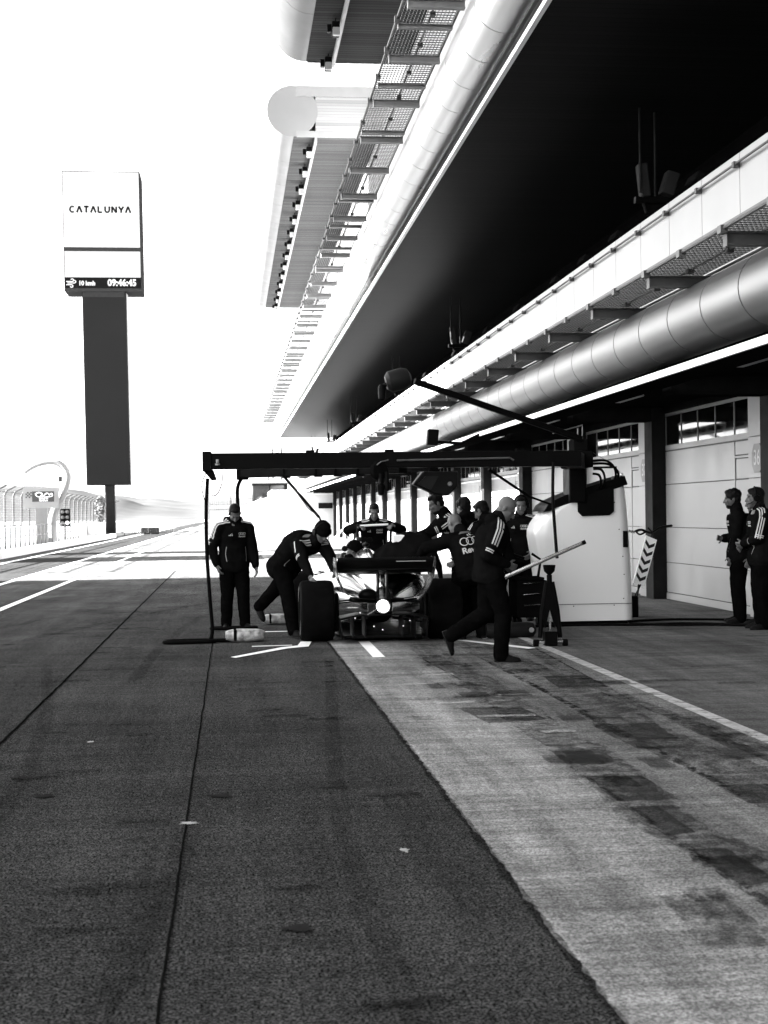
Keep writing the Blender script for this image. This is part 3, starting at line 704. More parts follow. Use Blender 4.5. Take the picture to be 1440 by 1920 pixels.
# hills, trees
def ridge(name, y, xs, hs, thick, m):
    mb = MB(); top = []; 
    n_ = 90
    for i in range(n_+1):
        x = xs[0]+(xs[1]-xs[0])*i/n_; u = i/n_
        h = hs[0]*(1-u)+hs[1]*u; h *= .75+.5*noise.noise(V((u*6, y*.01, 0)))+.12*noise.noise(V((u*40, y, 0)))
        top.append((x, max(h, .5)))
    rows = []
    for d, f in ((-thick, 0), (-thick*.6, .55), (-thick*.25, .9), (0, 1), (thick*.6, .6), (thick, 0)):
        rows.append([(x, y+d, -1+(h+1)*f) for x, h in top])
    mb.loft(rows, cap=False, closed=False)
    return tag(mb.build(name, m, smooth=True, fix=False), kind='structure')
ridge('hills', 1500, (-800, 500), (60, 18), 350, HILLM)
ridge('hills', 800, (-330, 200), (20, 12), 150, HILLM)
def tree(x, y, h, wd, label, seed):
    random.seed(seed); t = thing('tree', label, 'tree', (x, y, 0), group=None)
    tb = MB().tube([(x,y,-.05),(x+.05,y,h*.4),(x+.1,y,h*.75)], [.14,.1,.05], 8)
    for k in range(6):
        a = random.uniform(0, 6.28); z = h*random.uniform(.35,.7); tb.tube([(x+.05,y,z),(x+wd*.4*math.cos(a),y+wd*.4*math.sin(a),z+h*.18)], [.05,.02], 6)
    tb.build('trunk', BARK, t)
    cb = MB()
    cl = [(random.gauss(0,.30)*wd, random.gauss(0,.30)*wd, h*random.uniform(.42,1.)) for _ in range(16)]
    for _ in range(700):
        c = random.choice(cl); p = V((x+c[0]+random.gauss(0,.12)*wd, y+c[1]+random.gauss(0,.12)*wd, c[2]+random.gauss(0,.055)*h))
        u = V((random.gauss(0,1),random.gauss(0,1),random.gauss(0,1))).normalized()*random.uniform(.08,.18); v_ = u.cross(V((random.gauss(0,1),random.gauss(0,1),random.gauss(0,1)))).normalized()*.08
        cb.add([p-u, p+v_, p+u, p-v_], [(0,1,2,3)])
    cb.build('crown', LEAF, t, fix=False)
tree(-11.3, 128, 3.2, .6, 'thin tree just to the left of the tower mast', 1)

# low boxes and barriers near the foot of the tower
tag(rebase(MB().box(-10.9, -10.2, 112, 112.6, .16, 1.1).build('control_cabinet', STONE, bevel=.03), (-10.5, 112, .16)), 'pale steel cabinet on the walkway beside the tower mast', 'cabinet')
def barrier(x, y, label, first=None):
    if first: c = copy_tree(first, None, (x-first.location.x, y-first.location.y, 0)); c['label'] = label; return c
    t = thing('crowd_barrier', label, 'barrier', (x, y, 0), group='steel barriers at the lane end')
    MB().tube([(x,y,.15),(x,y,1.1),(x+2,y,1.1),(x+2,y,.15)], .03, 6).tube([(x,y,.2),(x+2,y,.2)], .025, 6).build('frame', FARST, t)
    b = MB()
    for k in range(1, 12): b.tube([(x+k*.167,y,.2),(x+k*.167,y,1.1)], .014, 5)
    b.build('bars', FARST, t)
    for q in (.2, 1.8): MB().tube([(x+q,y-.3,.02),(x+q,y,.18),(x+q,y+.3,.02)], .02, 6).build('foot', FARST, t)
    return t
b0 = barrier(-9.0, 121, 'steel crowd barrier just right of the tower mast')
barrier(-6.9, 122, 'steel crowd barrier second from the tower mast', b0); barrier(-4.8, 123, 'steel crowd barrier third from the tower mast', b0)
tag(rebase(MB().box(-7.8, -6.2, 126, 126.6, 0, .6).build('tyre_stack', FARST, bevel=.08), (-7, 126, 0)), 'dark wrapped tyre stack behind the steel barriers', 'tyre barrier')

# far end of the lane
ew = thing('end_building', 'white low building closing the far end of the garages with a dark sign panel', 'building', (6, 104, 0))
MB().box(4.3, 16, 101.6, 112, 0, 2.9).build('wall', WALLW, ew)
MB().box(2.9, 16, 101.55, 113, 2.905, 3.3).build('roof', STRIP, ew)
MB().box(6.15, 7.15, 101.5, 101.595, 1.95, 2.35).build('sign_panel', PILL, ew)
MB().box(4.55, 5.3, 101.56, 101.598, .02, 2.1).build('door', STONE, ew)
rw = MB().prism([(-1.2,-.03),(4.28,-.03),(4.28,3.25),(3.2,3.0),(1.8,2.6),(.6,2.1),(-.4,1.7),(-1.2,1.2)], 'y', 108, 108.4)
tag(rebase(rw.build('ramp_wall', WALLW), (2, 108, 0)), 'white concrete ramp wall with sloping top at the lane end', 'wall')
db = thing('dark_glass_building', 'small dark glazed building behind the white ramp wall', 'building', (2.7, 125, 0))
MB().box(1.9, 4.9, 125, 131, 0, 4.3).build('wall', TOWERF, db)
for k in range(2): MB().box(1.95+1.45*k, 3.3+1.45*k, 124.95, 124.995, 2.6, 4.1).build('window', GLASS, db)
MB().box(1.5, 5.2, 124.8, 131.2, 4.305, 4.5).build('roof', STONE, db)
lf = thing('mesh_fence', 'pale see-through mesh fence behind the ramp wall', 'fence', (0, 118, 0))
f_ = MB()
for k in range(5): f_.box(-1.8, 1.8, 118, 118.02, 2.0+.45*k, 2.03+.45*k)
for k in range(24): f_.box(-1.8+.155*k, -1.785+.155*k, 118, 118.015, 2., 3.8)
f_.build('wire_mesh', FARST, lf)
for x in (-1.8, 0, 1.8): MB().tube([(x,118,0),(x,118,3.9)], .05, 6).build('post', FARST, lf)
lm = thing('lattice_mast', 'dark steel lattice mast rising beyond the gantry beam', 'mast', (4.2, 128, 0))
l_ = MB()
for dx, dy in ((0,0),(.8,0),(.8,.8),(0,.8)): l_.tube([(3.7+dx,127+dy,4),(3.7+dx,127+dy,7.5)], .05, 6)
for k in range(9):
    z = 4.0+.4*k
    l_.tube([(3.7,127,z),(4.5,127,z+.4)], .03, 5).tube([(4.5,127,z),(3.7,127,z+.4)], .03, 5).tube([(3.7,127,z),(3.7,127.8,z+.4)], .03, 5)
l_.build('lattice', TOWERF, lm)
MB().tube([(3.2,127.4,0),(3.35,127.4,5.4)], .06, 6).build('stay', TOWERF, lm)
# white trolleys parked by the far garages
def trolley(x, y, lab, first=None):
    if first: c = copy_tree(first, None, (x-first.location.x, y-first.location.y, 0)); c['label'] = lab; return c
    t = thing('tow_trolley', lab, 'trolley', (x, y, 0), group='white trolleys by the far garages')
    MB().bar((x-.7,y,.25),(x+.1,y,1.15),.07,.07).bar((x+.1,y,1.15),(x+.25,y,.2),.05,.05).bar((x-.7,y,.25),(x+.25,y,.2),.05,.05).build('frame', STRIP, t)
    for q in (-.05, .3): MB().lathe([(.0,-.04),(.12,-.05),(.12,.05),(.0,.04)], (x+q,y,.125), (0,1,0), 14).build('wheel', RUB, t)
    MB().tube([(x-.9,y,.55),(x-.7,y,.25)], .03, 6).build('handle', STRIP, t)
    return t
q0 = trolley(4.6, 58, 'white tow trolley parked beside the head of the man bending over the tyre'); trolley(5.9, 62, 'white tow trolley parked nearest the sunlit garage panels', q0)
# ------------------------------------------------------------------ pit gantry with its white pedestal
gn = thing('pit_gantry', 'black overhead pit gantry with boom arm on a big white pedestal beside the car', 'gantry', (4.7, 19, 0))
PED = mat('pedestal_white', .74, .22, var=.02, scale=.6, spec=.5, rvar=.03, coat=.3)
# pedestal: outline seen from the lane end, skin curved round the back corners
def ped_ring(z, inset=0.):
    t = z/1.97
    xl = 4.115 - .10*min(1, max(0, (t-.2)/.42))**1.4 + (.26*((t-.60)/.2)**2 if t > .60 else 0)
    xr = 5.335 - .105*t**2.2
    yb, yf = 19.55, 18.72
    pts = []; r = .16
    def cor(cx, cy, a0):
        for k in range(7):
            a = R(a0+90*k/6); pts.append((cx+r*math.cos(a), cy+r*math.sin(a), z))
    cor(xr-r-inset, yf+r+inset, -90); cor(xr-r-inset, yb-r, 0); cor(xl+r+inset, yb-r, 90); cor(xl+r+inset, yf+r+inset, 180)
    return pts
def top_z(x): return 1.60 + (x-4.0)*.305          # the lid slopes up to the right
rings = []
for i in range(25):
    z = .05 + 1.93*i/24
    rings.append([(x, y, min(z, top_z(x)-.13)) for x, y, _ in ped_ring(min(z, 1.97))])
mbp = MB().loft(rings); pedo = mbp.build('pedestal', PED, gn, smooth=True, angle=50)
MB().prism([(4.12,1.505),(5.265,1.856),(5.225,1.975),(4.75,1.835),(4.42,1.725),(4.26,1.655),(4.17,1.59)], 'y', 18.735, 19.52).build('lid', BLACK, gn, bevel=.012)
MB().prism([(4.57,1.50),(4.63,1.44),(5.0,1.45),(5.06,1.50),(5.06,1.84),(4.57,1.69)], 'y', 18.69, 18.712).build('front_plate', BLACKM, gn, bevel=.004)
MB().box(5.18, 5.25, 18.70, 18.715, 1.02, 1.24).build('latch', BLACK, pedo, bevel=.01)
MB().box(4.14, 5.30, 18.712, 18.716, .272, .279).build('seam', DOORG, pedo)
dots = MB()
for x, z in ((4.5,.25),(5.05,.255),(5.18,.34),(5.19,.66),(5.175,.90),(5.13,1.26),(5.07,1.62)): dots.lathe([(.0,0),(.008,0),(.008,.004),(0,.004)], (x, 18.711, z), (0,-1,0), 8)
dots.build('rivet', BLACK, pedo)
MB().box(4.2, 5.25, 18.78, 19.5, 0, .048).build('foot', BLACK, gn)
# mast, beams, boom
MB().box(4.45, 4.68, 18.66, 19.04, 1.62, 2.08).build('mast', BLACK, gn, bevel=.02)
MB().box(4.42, 4.74, 18.5, 19.05, 2.081, 2.30).box(4.50, 4.70, 18.6, 18.9, 2.30, 2.46).build('mast_head', BLACKM, gn, bevel=.02)
MB().tube([(4.56,18.6,2.46),(4.56,18.6,2.60)], .012, 6).tube([(4.62,18.6,2.46),(4.62,18.6,2.64),(4.2,18.5,2.53)], .01, 6).build('aerial', GALV, gn)
MB().tube([(4.74,18.55,2.08),(5.05,18.5,2.08)], .015, 6).build('side_arm', BLACK, gn)
bm_ = MB().box(-.28, 4.24, 17.12, 17.30, 2.055, 2.245).bar((4.15,17.25,2.15),(4.56,18.6,2.16), .18,.2)
b1 = bm_.build('beam', BLACK, gn, bevel=.008)
MB().box(-.33, -.22, 17.1, 17.32, 2.03, 2.265).prism([(-.33,2.05),(-.20,2.05),(-.16,1.93),(-.22,1.92)], 'y', 17.15, 17.25).build('end_cap', BLACKM, gn, bevel=.012)
MB().tube([(1.98,17.1,2.14),(3.35,17.1,2.16),(3.4,17.1,2.13)], .012, 8).build('air_pipe', GALV, gn)
MB().tube([(-.15,17.1,2.13),(-.15,17.1,2.17)], .02, 8).tube([(-.15,17.1,2.10),(-.15,17.1,2.12)], .03, 8).build('gauge', FENCE, gn)
b2 = MB().bar((.13,19.3,2.09),(2.1,17.45,2.08), .16, .17).build('second_beam', BLACK, gn, bevel=.01)
MB().box(.08,.24,19.2,19.4,1.98,2.20).build('end_cap', BLACKM, gn, bevel=.012)
mk = MB()
for t_ in (.3, .5, .62, .75):
    p = V((.13,19.3,2.03)).lerp(V((2.1,17.45,2.03)), t_); mk.box(p.x-.05, p.x+.05, p.y-.09, p.y+.09, 1.985, 2.19)
mk.build('clamp', BLACKM, gn)
bl = MB()
for x in (.95, 1.9, 2.6, 3.5): bl.box(x-.05, x+.05, 17.15, 17.27, 2.245, 2.275)
bl.build('top_clamp', BLACKM, gn)
# hoses that hang to the floor loops
def hose(name, pts, r=.022, m=RUB, seg=8, parent=gn): return MB().tube(spline(pts, 6), r, seg).build(name, m, parent, smooth=True)
hose('drop_hose', [(-.27,17.2,1.95),(-.29,17.2,1.6),(-.29,17.2,1.1),(-.27,17.2,.7),(-.25,17.2,.4),(-.235,17.2,.15),(-.26,17.2,.03)])
hose('drop_hose', [(.14,19.3,1.99),(.09,19.3,1.85),(.10,19.3,1.5),(.12,19.3,1.0),(.17,19.3,.5),(.19,19.3,.03)], .024)
def loop(x, y, rx, ry, ang, z=.028):
    pts = []
    for k in range(33):
        a = 2*math.pi*k/32; px = rx*math.copysign(abs(math.cos(a))**.6, math.cos(a)); py = ry*math.copysign(abs(math.sin(a))**.8, math.sin(a))
        pts.append((x+px*math.cos(ang)-py*math.sin(ang), y+px*math.sin(ang)+py*math.cos(ang), z))
    return pts
MB().tube(loop(-.50, 17.12, .30, .10, .05), .024, 8).tube([(-.25,17.18,.028),(.05,17.2,.026)], .024, 8).build('floor_loop', RUB, gn, smooth=True)
MB().tube(loop(.02, 19.05, .30, .09, .0), .022, 8).build('floor_loop', RUB, gn, smooth=True)
hose('cable', [(-.28,17.15,2.03),(-.34,17.15,1.85),(-.28,17.15,1.6)], .006)
hose('cable', [(-.10,17.2,2.05),(-.10,17.2,1.9),(-.16,17.2,1.76),(-.24,17.2,1.74)], .006)
hose('drop_pole', [(3.86,17.0,2.1),(3.85,17.0,1.7),(3.87,17.0,1.3),(3.87,16.9,.95)], .02, BLACK)
# boom arm with its lamp head
bo = MB().bar((4.6,18.6,2.46),(2.32,18.0,3.17), .07, .075).build('boom_arm', BLACK, gn, bevel=.006)
hd = MB().lathe([(.02,-.17),(.09,-.165),(.135,-.12),(.14,.06),(.11,.13),(.04,.16),(.01,.162)], (2.12,18.0,3.19), (.86,0,.22), 20).build('boom_head', mat('boom_grey', .010, .5, var=.2, spec=.1), gn, smooth=True)
MB().tube([(2.0,18,3.16),(1.93,18,3.11),(1.92,18,3.0)], .03, 8).lathe([(.02,0),(.045,.02),(.05,.16),(.03,.2)], (1.905,18,2.93), (0,0,1), 12).build('nozzle', BLACK, hd, smooth=True)
MB().lathe([(.03,-.02),(.05,0),(.03,.02)], (1.985,18,3.22), (1,0,0), 12).build('fitting', CHROME, hd, smooth=True)
# reel with two hanging wheel-gun couplings
rl = MB().lathe([(.02,-.05),(.10,-.045),(.115,0),(.10,.045),(.02,.05)], (1.75,17.0,2.02), (.4,-1,0), 24).build('hose_reel', BLACKM, gn, smooth=True)
MB().tube([(1.77,16.95,1.98),(1.77,16.95,1.86)], .03, 8).lathe([(.03,0),(.05,-.02),(.035,-.13),(.015,-.14)], (1.77,16.95,1.86), (0,0,1), 12).tube([(1.84,16.95,2.0),(1.84,16.95,1.88)], .026, 8).lathe([(.028,0),(.04,-.02),(.03,-.1),(.012,-.11)], (1.84,16.95,1.88), (0,0,1), 12).build('coupling', BLACK, rl, smooth=True)
MB().tube([(1.72,16.93,2.08),(1.77,16.92,2.12),(1.86,16.93,2.14)], .008, 6).build('hose_clip', GALV, rl)
# strut that drops to the mechanic's left, with its thin cable
st_ = MB().bar((.66,18.45,2.02),(1.12,18.4,1.47), .035, .035).tube([(1.12,18.4,1.48),(1.15,18.4,1.40),(1.15,18.4,1.30)], .012, 8).build('drop_strut', BLACK, gn)
hose('cable', [(.80,18.4,1.84),(.90,18.38,1.70),(1.0,18.38,1.57),(1.10,18.38,1.50)], .006, GALV)
MB().tube([(3.18,17.6,2.04),(3.75,17.9,1.70)], .018, 8).build('drop_strut', BLACK, gn)
MB().tube([(3.75,17.9,1.70),(4.05,18.0,1.60)], .014, 8).build('drop_strut', BLACK, gn)
# bundle of hoses into the lid
for pts in ([(4.74,18.52,2.06),(4.84,18.5,2.05),(4.90,18.55,1.95),(4.91,18.7,1.82),(4.90,18.8,top_z(4.9)-.02)], [(4.74,18.56,2.00),(4.82,18.54,1.98),(4.86,18.6,1.90),(4.86,18.7,1.80),(4.84,18.82,top_z(4.84)-.02)],
            [(4.74,18.55,2.17),(4.90,18.52,2.17),(5.02,18.56,2.10),(5.08,18.66,1.99),(5.09,18.8,top_z(5.09)-.02)], [(4.74,18.6,2.13),(4.92,18.56,2.13),(5.06,18.62,2.07),(5.13,18.7,1.98),(5.14,18.84,top_z(5.14)-.02)]):
    hose('lid_hose', pts, .016, BLACK)
for x in (5.09, 5.14): MB().lathe([(0,0),(.028,0),(.028,.04),(.02,.05),(0,.05)], (x,18.82,top_z(x)-.01), (0,0,1), 10).build('hose_fitting', GALV, gn)
hose('tether', [(4.72,18.6,2.30),(5.05,18.7,2.12),(5.2,18.8,1.985)], .004, GALV)
MB().lathe([(0,0),(.02,.01),(.02,.05),(0,.06)], (5.2,18.8,1.955), (0,0,1), 10).build('eyelet', CHROME, gn)

# dark screen housing hanging under the beam
hp = thing('hanging_screen', 'dark angular screen housing hanging under the gantry beam', 'screen', (2.62, 18, 2.0))
MB().prism([(2.27,1.87),(2.40,2.03),(2.85,2.03),(2.84,1.84),(2.72,1.72),(2.55,1.74)], 'y', 17.9, 18.12).build('shell', mat('charcoal_shell', .006, .5, var=.2, spec=.08), hp, bevel=.02)
MB().prism([(2.33,1.87),(2.43,1.97),(2.60,1.97),(2.50,1.80)], 'y', 17.885, 17.898).build('panel', mat('charcoal_panel', .012, .4, var=.2, spec=.1), hp)
MB().lathe([(.0,0),(.03,0),(.02,.02),(0,.02)], (2.74,17.9,1.87), (0,-1,0), 12).build('status_lens', FENCE, hp)
MB().box(2.5, 2.6, 17.95, 18.05, 2.031, 2.2).build('hanger', BLACKM, hp)
sc = thing('security_camera', 'small dark floodlight box on a bracket below the lower steel duct', 'camera', (4.6, 28.5, 3.1))
MB().obox((4.02, 28.5, 3.02), (.22, .2, .32), Matrix.Rotation(R(5), 3, 'Y')).build('housing', BLACK, sc, bevel=.02)
MB().tube([(4.1,28.5,2.93),(4.6,28.5,2.90),(4.99,28.5,3.08)], .03, 8).build('bracket', BLACKM, sc)

# ------------------------------------------------------------------ rear jack in front of the pedestal
jk = thing('rear_jack', 'black A-frame rear jack on castors with a long chrome lever', 'jack', (3.53, 15.81, 0))
for sx in (-1, 1):
    MB().tube([(3.53+sx*.03,15.81,.72),(3.53+sx*.085,15.81,.40),(3.53+sx*.115,15.81,.10)], [.028,.03,.026], 8).build('leg', BLACK, jk, smooth=True)
    MB().lathe([(.0,-.022),(.04,-.026),(.04,.026),(0,.022)], (3.53+sx*.165,15.79,.042), (1,0,0), 14).build('castor', RUB, jk, smooth=True)
    MB().lathe([(.0,-.03),(.028,-.03),(.028,.03),(0,.03)], (3.53+sx*.105,15.79,.055), (1,0,0), 12).build('hub', CHROME, jk, smooth=True)
MB().prism([(3.50,.72),(3.56,.72),(3.63,.35),(3.585,.20),(3.53,.42),(3.475,.20),(3.43,.35)], 'y', 15.785, 15.835).build('frame_plate', BLACK, jk, bevel=.008)
MB().tube([(3.53,15.81,.70),(3.53,15.81,.80)], .03, 10).lathe([(.02,0),(.06,.04),(.07,.09),(.072,.11),(.0,.112)], (3.53,15.81,.80), (0,0,1), 16).build('cup', BLACK, jk, smooth=True)
MB().tube([(3.53,15.81,.05),(3.53,15.81,.30)], .016, 8).build('ram', CHROME, jk)
MB().box(3.46, 3.60, 15.74, 15.88, .012, .17).box(3.38,3.68,15.78,15.80,.045,.062).build('base', BLACK, jk, bevel=.01)
lv = MB().tube([(2.96,15.60,.78),(3.87,15.62,1.155)], .022, 12).build('lever', CHROME, jk, smooth=True)
MB().lathe([(.0,-.03),(.024,-.025),(.024,.02),(0,.025)], (3.88,15.62,1.159), (.92,0,.38), 12).build('lever_cap', BLACK, lv, smooth=True)

# ------------------------------------------------------------------ ballast bags, tube bag, cables
BAGM = mat('foil_bag', .30, .45, .2, var=.7, scale=14, bump=.8, bscale=22)
def bag(x, y, ln, h, dp, rz, label):
    t = MB(); rings = []
    for i in range(17):
        u = i/16; xx = (u-.5)*ln; q = min(1, (1-abs(2*u-1)**4)*.35+.65)
        ring = []
        for k in range(20):
            a = 2*math.pi*k/20; cy = math.copysign(abs(math.cos(a))**.55, math.cos(a)); cz = math.copysign(abs(math.sin(a))**.6, math.sin(a))
            d = 1 + .10*noise.noise(V((xx*9, cy*2, cz*2+x)))
            ring.append((xx, cy*dp/2*q*d, max(.0, h/2 + cz*h/2*q*d)))
        rings.append(ring)
    t.loft(rings)
    o = t.build('ballast_bag', BAGM, smooth=True, angle=60); o.location = (x, y, .002); o.rotation_euler = (0, 0, rz); WM[o] = Matrix.Translation((x,y,0)) @ Matrix.Rotation(rz, 4, 'Z')
    tag(o, label, 'bag', 'crumpled foil ballast bags')
    MB().box(-ln*.30, -ln*.22, -dp*.52, dp*.52, .02, h*1.02).build('strap', BLACKM, o, world=False, bevel=.01)
    return o
bag(.15, 17.25, .46, .15, .26, .03, 'nearer crumpled foil ballast bag by the left hose loop')
bag(.62, 19.9, .40, .14, .22, .05, 'farther foil ballast bag behind the foot of the bending mechanic')
tbg = MB().lathe([(.0,-.30),(.07,-.30),(.09,-.27),(.095,.2),(.085,.28),(.05,.31),(0,.31)], (0,0,.095), (1,.08,0), 18).build('tube_bag', mat('dark_canvas', .005, .7, var=.3, scale=9, spec=.15), smooth=True)
tbg.location = (3.30, 16.95, .002); WM[tbg] = Matrix.Translation(tbg.location); tag(tbg, 'dark rolled canvas tube bag lying beside the rear jack', 'bag')
MB().lathe([(.0,0),(.03,0),(.03,.015),(0,.015)], (.24, -.09, .10), (0,-1,0), 10).build('buckle', FENCE, tbg, world=False)
fc = MB()
for pts in ([(5.2,18.5,.02),(5.6,18.2,.02),(6.3,18.0,.02),(7.0,17.2,.02),(7.05,15.5,.02)], [(3.3,18.3,.02),(3.9,18.4,.02),(4.6,18.45,.02),(5.3,18.3,.02),(6.0,18.35,.02),(7.0,17.6,.02)], [(5.3,18.9,.02),(5.9,19.1,.02),(6.6,18.9,.02),(7.1,18.5,.02)]):
    fc.tube(spline(pts, 8), .018, 6)
tag(rebase(fc.build('floor_cables', RUB, smooth=True), (5.3, 18.4, 0)), 'black cables snaking over the floor from the white pedestal', 'cable')

# chevron barrier strap between pedestal and pillar
cb = thing('chevron_barrier', 'leaning chevron-striped barrier strap with coiled cables beside the white pedestal', 'barrier', (5.75, 20.3, 0))
a, b = V((5.93,20.6,.42)), V((6.22,20.9,1.10)); d = (b-a).normalized(); sd = d.cross(V((0,1,0))).normalized(); nn = sd.cross(d)
if nn.y > 0: nn = -nn
Mx = Matrix((sd, d, nn)).transposed()
Ls = (b-a).length; CHV = mat('chevron_dark', .015, .5, var=.1, spec=.2)
MB().obox((a+b)/2, (.18, Ls, .012), Mx).build('strap', STRIP, cb)
ch = MB(); o_ = (a+b)/2
for k in range(5):
    t0 = -Ls/2 + .05 + k*(Ls-.1)/5
    for s_ in (-1, 1):
        q = [(0, t0), (0, t0+.06), (s_*.075, t0+.13), (s_*.075, t0+.07)]
        ch.add([o_ + Mx @ V((x, y, .0075)) for x, y in q], [(0,1,2,3)])
ch.build('chevron', CHV, cb, fix=False)
MB().tube(spline([tuple(b), (6.24,20.95,1.18), (6.2,21.0,1.25)]), .012, 6).tube(spline([tuple(a), (5.85,20.4,.28), (5.68,20.1,.14), (5.55,19.9,.03)]), .014, 6).tube(spline([tuple(a+V((.03,0,0))), (5.78,20.4,.2), (5.66,20.2,.1), (5.6,20.1,.03)]), .012, 6).build('lead', BLACK, cb)
cl = []
for k in range(60): cl.append((5.55+.0075*k, 20.4+.01*k, 1.24+.022*math.sin(k*1.25)-.05*(k/60)))
MB().tube(cl, .005, 5).tube(spline([(5.98,20.9,1.20),(6.1,21.0,1.22),(6.3,21.2,1.17),(6.5,21.4,1.24),(6.75,21.6,1.27)]), .02, 6).tube(spline([(6.0,20.9,1.18),(6.08,21.0,1.15),(6.2,21.1,1.19)]), .014, 6).build('coiled_cable', BLACK, cb)
MB().box(5.52, 5.70, 19.8, 20.0, 0, .30).build('base_weight', BLACKM, cb, bevel=.02)

# dark tool trolley in the gap between the walking man and the pedestal
tt = thing('tool_trolley', 'black tool trolley with chrome handles in the dark gap left of the white pedestal', 'trolley', (3.86, 18.5, 0))
MB().box(3.66, 4.06, 18.3, 18.75, .14, .62).box(3.62, 4.02, 18.28, 18.77, .621, .66).build('cabinet', BLACKM, tt, bevel=.015)
for z in (.30, .44, .58): MB().tube([(3.74,18.28,z),(3.74,18.26,z),(3.95,18.26,z+.015),(3.95,18.28,z+.015)], .008, 6).build('drawer_handle', CHROME, tt)
MB().tube([(3.64,18.5,.64),(3.60,18.5,.86),(3.66,18.5,.95),(3.80,18.5,.90)], .02, 8).tube([(3.98,18.5,.66),(4.02,18.5,.88),(3.9,18.5,.96)], .018, 8).build('push_bar', BLACK, tt)
for x in (3.70, 4.02): MB().lathe([(0,-.025),(.065,-.03),(.065,.03),(0,.025)], (x,18.4,.067), (1,0,0), 14).build('castor', RUB, tt); MB().lathe([(0,-.025),(.065,-.03),(.065,.03),(0,.025)], (x,18.68,.067), (1,0,0), 14).build('castor', RUB, tt)
# ------------------------------------------------------------------ single-seater seen from behind
CX, CY = 1.755, 17.12
car = thing('racing_car', 'silver and black open-wheel racing car seen from behind with its rear light on', 'racing car', (CX, CY, 0))
SILV = mat('silver_bodywork', .8, .16, 1., var=.03, rvar=.03)
CARB = mat('carbon', .004, .35, var=.2, spec=.05)
ENDP = mat('endplate_grey', .04, .25, .5, var=.12, scale=6)
SIDEW = mat('tyre_marking', .3, .5, var=.05)
RL = emit('rain_light_led', 1., 1.6)
def cp(name, mb, m, parent=car, **k): return mb.build(name, m, parent, world=False, **k)
def ellring(x, y, z, rx, rz, p=1., k=28):
    out = []
    for i in range(k):
        a = 2*math.pi*i/k; c, s_ = math.cos(a), math.sin(a)
        out.append((x+rx*math.copysign(abs(c)**p, c), y, z+rz*math.copysign(abs(s_)**p, s_)))
    return out
def wheel(x, y, wd, r, side):
    h = wd/2; rr = r
    prof = [(.23,-h*.93),(.25,-h),(rr*.86,-h*1.0),(rr*.95,-h*.93),(rr*.985,-h*.8),(rr,-h*.5),(rr,h*.5),(rr*.985,h*.8),(rr*.95,h*.93),(rr*.86,h),(.25,h),(.23,h*.93)]
    wh = cp('wheel', MB().lathe([(.0,-h*.7),(.225,-h*.75),(.23,-h*.9),(.236,-h*.9),(.236,h*.9),(.23,h*.9),(.225,h*.75),(.0,h*.7)], (x,y,r), (1,0,0), 40), CARB, smooth=True, angle=30)
    cp('tyre', MB().lathe(prof, (x,y,r), (1,0,0), 56), RUB, wh, smooth=True, angle=35)
    mk = MB()
    for s_ in (-1, 1):
        xs_ = x+s_*(h*1.0+.0015)
        for a0, a1 in ((20,75),(200,255)):
            for q in range(10):
                a, b_ = R(a0+(a1-a0)*q/10), R(a0+(a1-a0)*(q+1)/10)
                mk.quad((xs_,y+.272*math.cos(a),r+.272*math.sin(a)),(xs_,y+.300*math.cos(a),r+.300*math.sin(a)),(xs_,y+.300*math.cos(b_),r+.300*math.sin(b_)),(xs_,y+.272*math.cos(b_),r+.272*math.sin(b_)))
    cp('tyre_marking', mk, SIDEW, wh, fix=False)
    return wh
for s_ in (-1, 1): wheel(s_*.755, 0, .405, .362, s_); wheel(s_*.79, 3.4, .30, .355, s_)
# floor, diffuser, gearbox
cp('floor', MB().prism([(-.45,-.35),(-.55,.4),(-.78,.9),(-.80,2.3),(-.5,2.7),(.5,2.7),(.80,2.3),(.78,.9),(.55,.4),(.45,-.35)], 'z', .05, .085), CARB, bevel=.008)
df = MB().prism([(-.50,.06),(-.52,.30),(-.30,.34),(.30,.34),(.52,.30),(.50,.06),(.485,.06),(.505,.285),(.295,.325),(-.295,.325),(-.505,.285),(-.485,.06)], 'y', -.52, -.1)
for x in (-.36,-.22,.22,.36): df.box(x-.006, x+.006, -.50, -.1, .07, .315)
cp('diffuser', df, CARB)
cp('gearbox', MB().loft([ellring(0, y, z, rx, rz, .7, 20) for y, z, rx, rz in ((-.66,.44,.07,.075),(-.6,.44,.085,.09),(-.3,.43,.11,.12),(.1,.40,.17,.2),(.6,.42,.24,.25))]), CARB, smooth=True, angle=50)
lt = cp('rain_light', MB().box(-.105, .035, -.70, -.66, .36, .53), BLACK, bevel=.012)
cp('light_panel', MB().lathe([(0,.0),(.054,.0),(.054,.008),(.048,.012),(0,.014)], (-.035,-.702,.445), (0,-1,0), 24), RL, lt, smooth=True)
cp('glow_ring', MB().lathe([(.056,.0),(.078,.02),(.084,.02),(.084,-.004),(.056,-.004)], (-.035,-.702,.445), (0,-1,0), 28), CHROME, lt, smooth=True)  # added chrome ring that spreads the lamp's glow like lens glare
